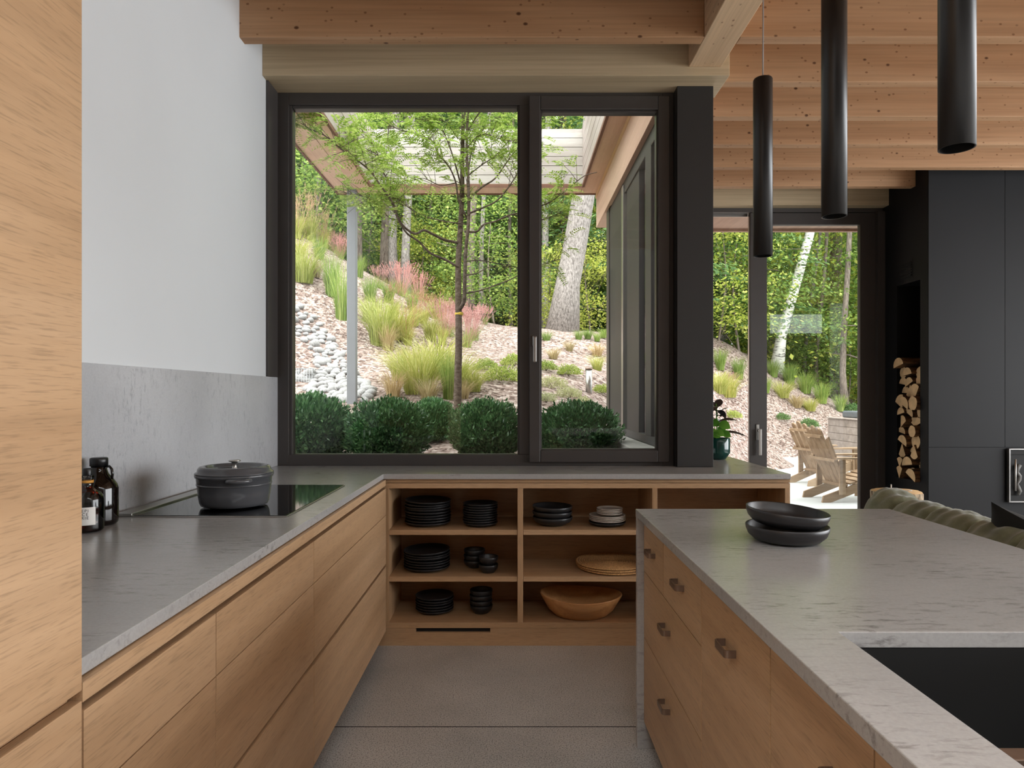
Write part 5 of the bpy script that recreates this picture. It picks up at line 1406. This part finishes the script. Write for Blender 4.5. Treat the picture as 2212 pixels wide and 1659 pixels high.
for kind, px, py, wpx, lab_ in [('shrub', 1085, 825, 85, 'yellow green groundcover shrub just left of the mullion'), ('shrub', 1050, 800, 60, 'yellow green groundcover shrub right of the trunk'), ('shrub', 1110, 790, 60, 'yellow green shrub uphill beside the mullion'), ('shrub', 1180, 800, 50, 'small green yellow shrub left of the sash opening'), ('shrub', 1228, 810, 55, 'small green yellow shrub below the thick trunk'),
                                ('pale', 1195, 840, 70, 'pale variegated shrub low in the sash view'), ('pale', 1230, 860, 60, 'pale variegated shrub beside the bollard light'), ('pale', 1260, 875, 45, 'pale variegated shrub behind the evergreen bush'), ('pale', 1180, 870, 50, 'pale variegated shrub by the sash stile'), ('shrub', 1300, 850, 45, 'yellow green shrub right of the bollard light'),
                                ('green', 1690, 908, 34, 'small round green shrub on the patio bank, nearer the door stile'), ('green', 1748, 922, 42, 'larger round green shrub on the patio bank above the chairs'), ('shrub', 1582, 905, 40, 'yellow green shrub through the open doorway above the houseplant'), ('green', 1835, 892, 50, 'leafy green shrub beside the hot tub cover')]:
    x, y, z = ground(px, py)
    s_ = wpx * y / F
    r = thing('low_shrub', lab_, 'shrub', (x, y, z), RS.uniform(0, 6), 'low shrubs on the bank'); r.scale = (s_, s_, s_ * 0.9)
    link('stems', STM, r); link('foliage', SHM[kind], r)

# ---- bollard light
x, y, z = PX(1272, 8.6), 8.6, hz(PX(1272, 8.6), 8.6)
bo = thing('bollard_light', 'short brushed metal garden bollard light behind the bush', 'garden light', (x, y, z))
zt_ = PZ(795, 8.6)
MB().tube([(x, y, z - 0.05), (x, y, zt_ - 0.02)], 0.041, 24).build('tube', M['steel'], bo)
MB().tube([(x, y, zt_ - 0.02), (x, y, zt_)], 0.045, 24).build('cap', M['bronze'], bo)

# ---- hot tub
tY = 11.3; tx0 = 6.2; tz = 0.91
ht = thing('hot_tub', 'square hot tub clad in weathered horizontal boards on the patio', 'hot tub', (tx0 + 1.05, tY + 1.05, PATIO_Z))
tb = MB(); nb = 7; hb = (tz - PATIO_Z - 0.02) / nb
for k in range(nb):
    z = PATIO_Z + 0.001 + k * hb
    tb.box(tx0, tx0 + 2.1, tY, tY + 0.03, z, z + hb - 0.008); tb.box(tx0, tx0 + 0.03, tY + 0.03, tY + 2.1, z, z + hb - 0.008)
    tb.box(tx0 + 2.07, tx0 + 2.1, tY + 0.03, tY + 2.1, z, z + hb - 0.008); tb.box(tx0 + 0.03, tx0 + 2.07, tY + 2.07, tY + 2.1, z, z + hb - 0.008)
tb.box(tx0 + 0.012, tx0 + 2.088, tY + 0.012, tY + 2.088, PATIO_Z + 0.001, tz - 0.03)
tb.build('cladding', M['tub_board'], ht)
MB().box(tx0 - 0.02, tx0 + 2.12, tY - 0.02, tY + 2.12, tz - 0.022, tz, 0.004).build('rim', M['tub_board'], ht)
MB().box(tx0 + 0.20, tx0 + 1.95, tY + 0.25, tY + 1.95, tz + 0.001, tz + 0.13, 0.03).build('cover', M['tub_cover'], ht)

# ---- Adirondack chairs (local: faces +x)
def adirondack(label, loc, rz):
    c = thing('adirondack_chair', label, 'garden chair', loc, 0, 'wooden garden chairs on the patio')
    def B(nm, mb): return mb.build(nm, M['teak'], c, world=False)
    for s in (-1, 1):
        y = s * 0.235
        m_ = MB().prism([(-0.52, 0.0), (-0.40, 0.0), (0.34, 0.26), (0.36, 0.36), (0.28, 0.375), (-0.16, 0.20), (-0.50, 0.085)], 'y', y - 0.014, y + 0.014); B('side_rail', m_)
        B('leg', MB().box(0.26, 0.35, s * 0.270 - 0.014, s * 0.270 + 0.014, 0.0, 0.56, 0.003))
        B('leg', MB().box(-0.30, -0.22, s * 0.270 - 0.014, s * 0.270 + 0.014, 0.10, 0.55, 0.003))
        B('armrest', MB().prism([(-0.36, s * 0.24), (-0.36, s * 0.31), (0.20, s * 0.365), (0.40, s * 0.355), (0.42, s * 0.30), (0.40, s * 0.235), (0.1, s * 0.235)], 'z', 0.562, 0.584))
    for k in range(6):
        t = k / 5; x = -0.20 + 0.52 * t; z = 0.205 + 0.165 * t
        B('seat_slat', MB().box(-0.038, 0.038, -0.245, 0.245, 0, 0.02, 0.002, M=Matrix.Translation((x, 0, z)) @ Matrix.Rotation(-math.atan2(0.165, 0.52), 4, 'Y')))
    lean = math.radians(24)
    for k in range(5):
        u = k - 2; L = 0.86 - 0.035 * u * u
        Mm = Matrix.Translation((-0.17, 0, 0.20)) @ Matrix.Rotation(-lean, 4, 'Y') @ Matrix.Translation((0, u * 0.092, 0)) @ Matrix.Rotation(-u * 0.045, 4, 'X')
        top = [(-0.042, L - 0.03), (-0.02, L), (0.02, L), (0.042, L - 0.03)] if abs(u) < 2 else [(-0.042, L - 0.05 * (u > 0) - 0.0), (0.042, L - 0.05 * (u < 0))]
        m_ = MB().prism([(-0.042, -0.02), (0.042, -0.02)] + top[::-1], 'x', -0.011, 0.011)
        m_.v = [tuple(Mm @ Vector(v)) for v in m_.v]; B('back_slat', m_)
    B('back_brace', MB().box(-0.39, -0.35, -0.30, 0.30, 0.525, 0.56, 0.003))
    B('back_brace', MB().box(-0.52, -0.49, -0.20, 0.20, 0.83, 0.87, 0.003))
    c.rotation_euler = (0, 0, rz)
    return c
a1 = (4.50, 9.12); a2 = (4.95, 10.75)
adirondack('weathered wooden slat chair in front on the patio, seen from behind', (a1[0], a1[1], PATIO_Z), math.radians(6))
adirondack('weathered wooden slat chair farther back by the mulch bank', (a2[0], a2[1], PATIO_Z), math.radians(14))

# ------------------------------------------------------------------ light, sky, camera
w = bpy.data.worlds.new('overcast'); scn.world = w; w.use_nodes = True
nt = w.node_tree; bg = nt.nodes['Background']
tc = nt.nodes.new('ShaderNodeTexCoord'); sp_ = nt.nodes.new('ShaderNodeSeparateXYZ'); rmp = nt.nodes.new('ShaderNodeValToRGB')
nt.links.new(tc.outputs['Generated'], sp_.inputs[0]); nt.links.new(sp_.outputs['Z'], rmp.inputs[0]); nt.links.new(rmp.outputs[0], bg.inputs[0])
rmp.color_ramp.elements[0].position = 0.0; rmp.color_ramp.elements[0].color = (0.55, 0.58, 0.60, 1)
rmp.color_ramp.elements[1].position = 0.8; rmp.color_ramp.elements[1].color = (1.0, 1.0, 1.0, 1)
bg.inputs[1].default_value = 6.2
def area(name, loc, rot, sx_, sy_, power, col=(1, 1, 1)):
    l = bpy.data.lights.new(name, 'AREA'); l.shape = 'RECTANGLE'; l.size = sx_; l.size_y = sy_; l.energy = power; l.color = col
    o_ = bpy.data.objects.new(name, l); COL.objects.link(o_); o_.location = loc; o_.rotation_euler = rot; return o_
area('daylight_right_window', (8.1, 2.0, 1.7), (math.radians(68), 0, math.radians(90)), 6.8, 2.5, 430, (0.96, 0.98, 1.0))
area('added_overhead_fill', (3.2, -2.6, 4.72), (math.radians(18), 0, 0), 8.8, 2.5, 160, (0.96, 0.98, 1.0))  # added fill lamp over the unseen bay, brightens floor and worktops
sun = bpy.data.lights.new('soft_sun', 'SUN'); sun.energy = 3.0; sun.angle = math.radians(35); sun.color = (1.0, 0.97, 0.92)
so_ = bpy.data.objects.new('soft_sun', sun); COL.objects.link(so_); so_.rotation_euler = (math.radians(38), math.radians(8), math.radians(-25))

cam = bpy.data.cameras.new('camera'); cam.lens = 24; cam.sensor_width = 36; cam.sensor_fit = 'HORIZONTAL'; cam.clip_end = 300
cam.shift_y = (CY - 829.5) / 2212.0
co = bpy.data.objects.new('camera', cam); COL.objects.link(co); co.location = (0, 0, H); co.rotation_euler = (math.radians(90), 0, 0)
scn.camera = co
scn.view_settings.view_transform = 'Standard'; scn.view_settings.look = 'None'; scn.view_settings.gamma = 1.0
scn.view_settings.use_curve_mapping = False
scn.view_settings.exposure = 0.0
cy = scn.cycles
cy.max_bounces = 9; cy.diffuse_bounces = 5; cy.glossy_bounces = 3; cy.transmission_bounces = 6; cy.transparent_max_bounces = 16
cy.caustics_reflective = False; cy.caustics_refractive = False
cy.sample_clamp_indirect = 6.0
cy.use_denoising = True
cy.use_adaptive_sampling = True; cy.adaptive_threshold = 0.02
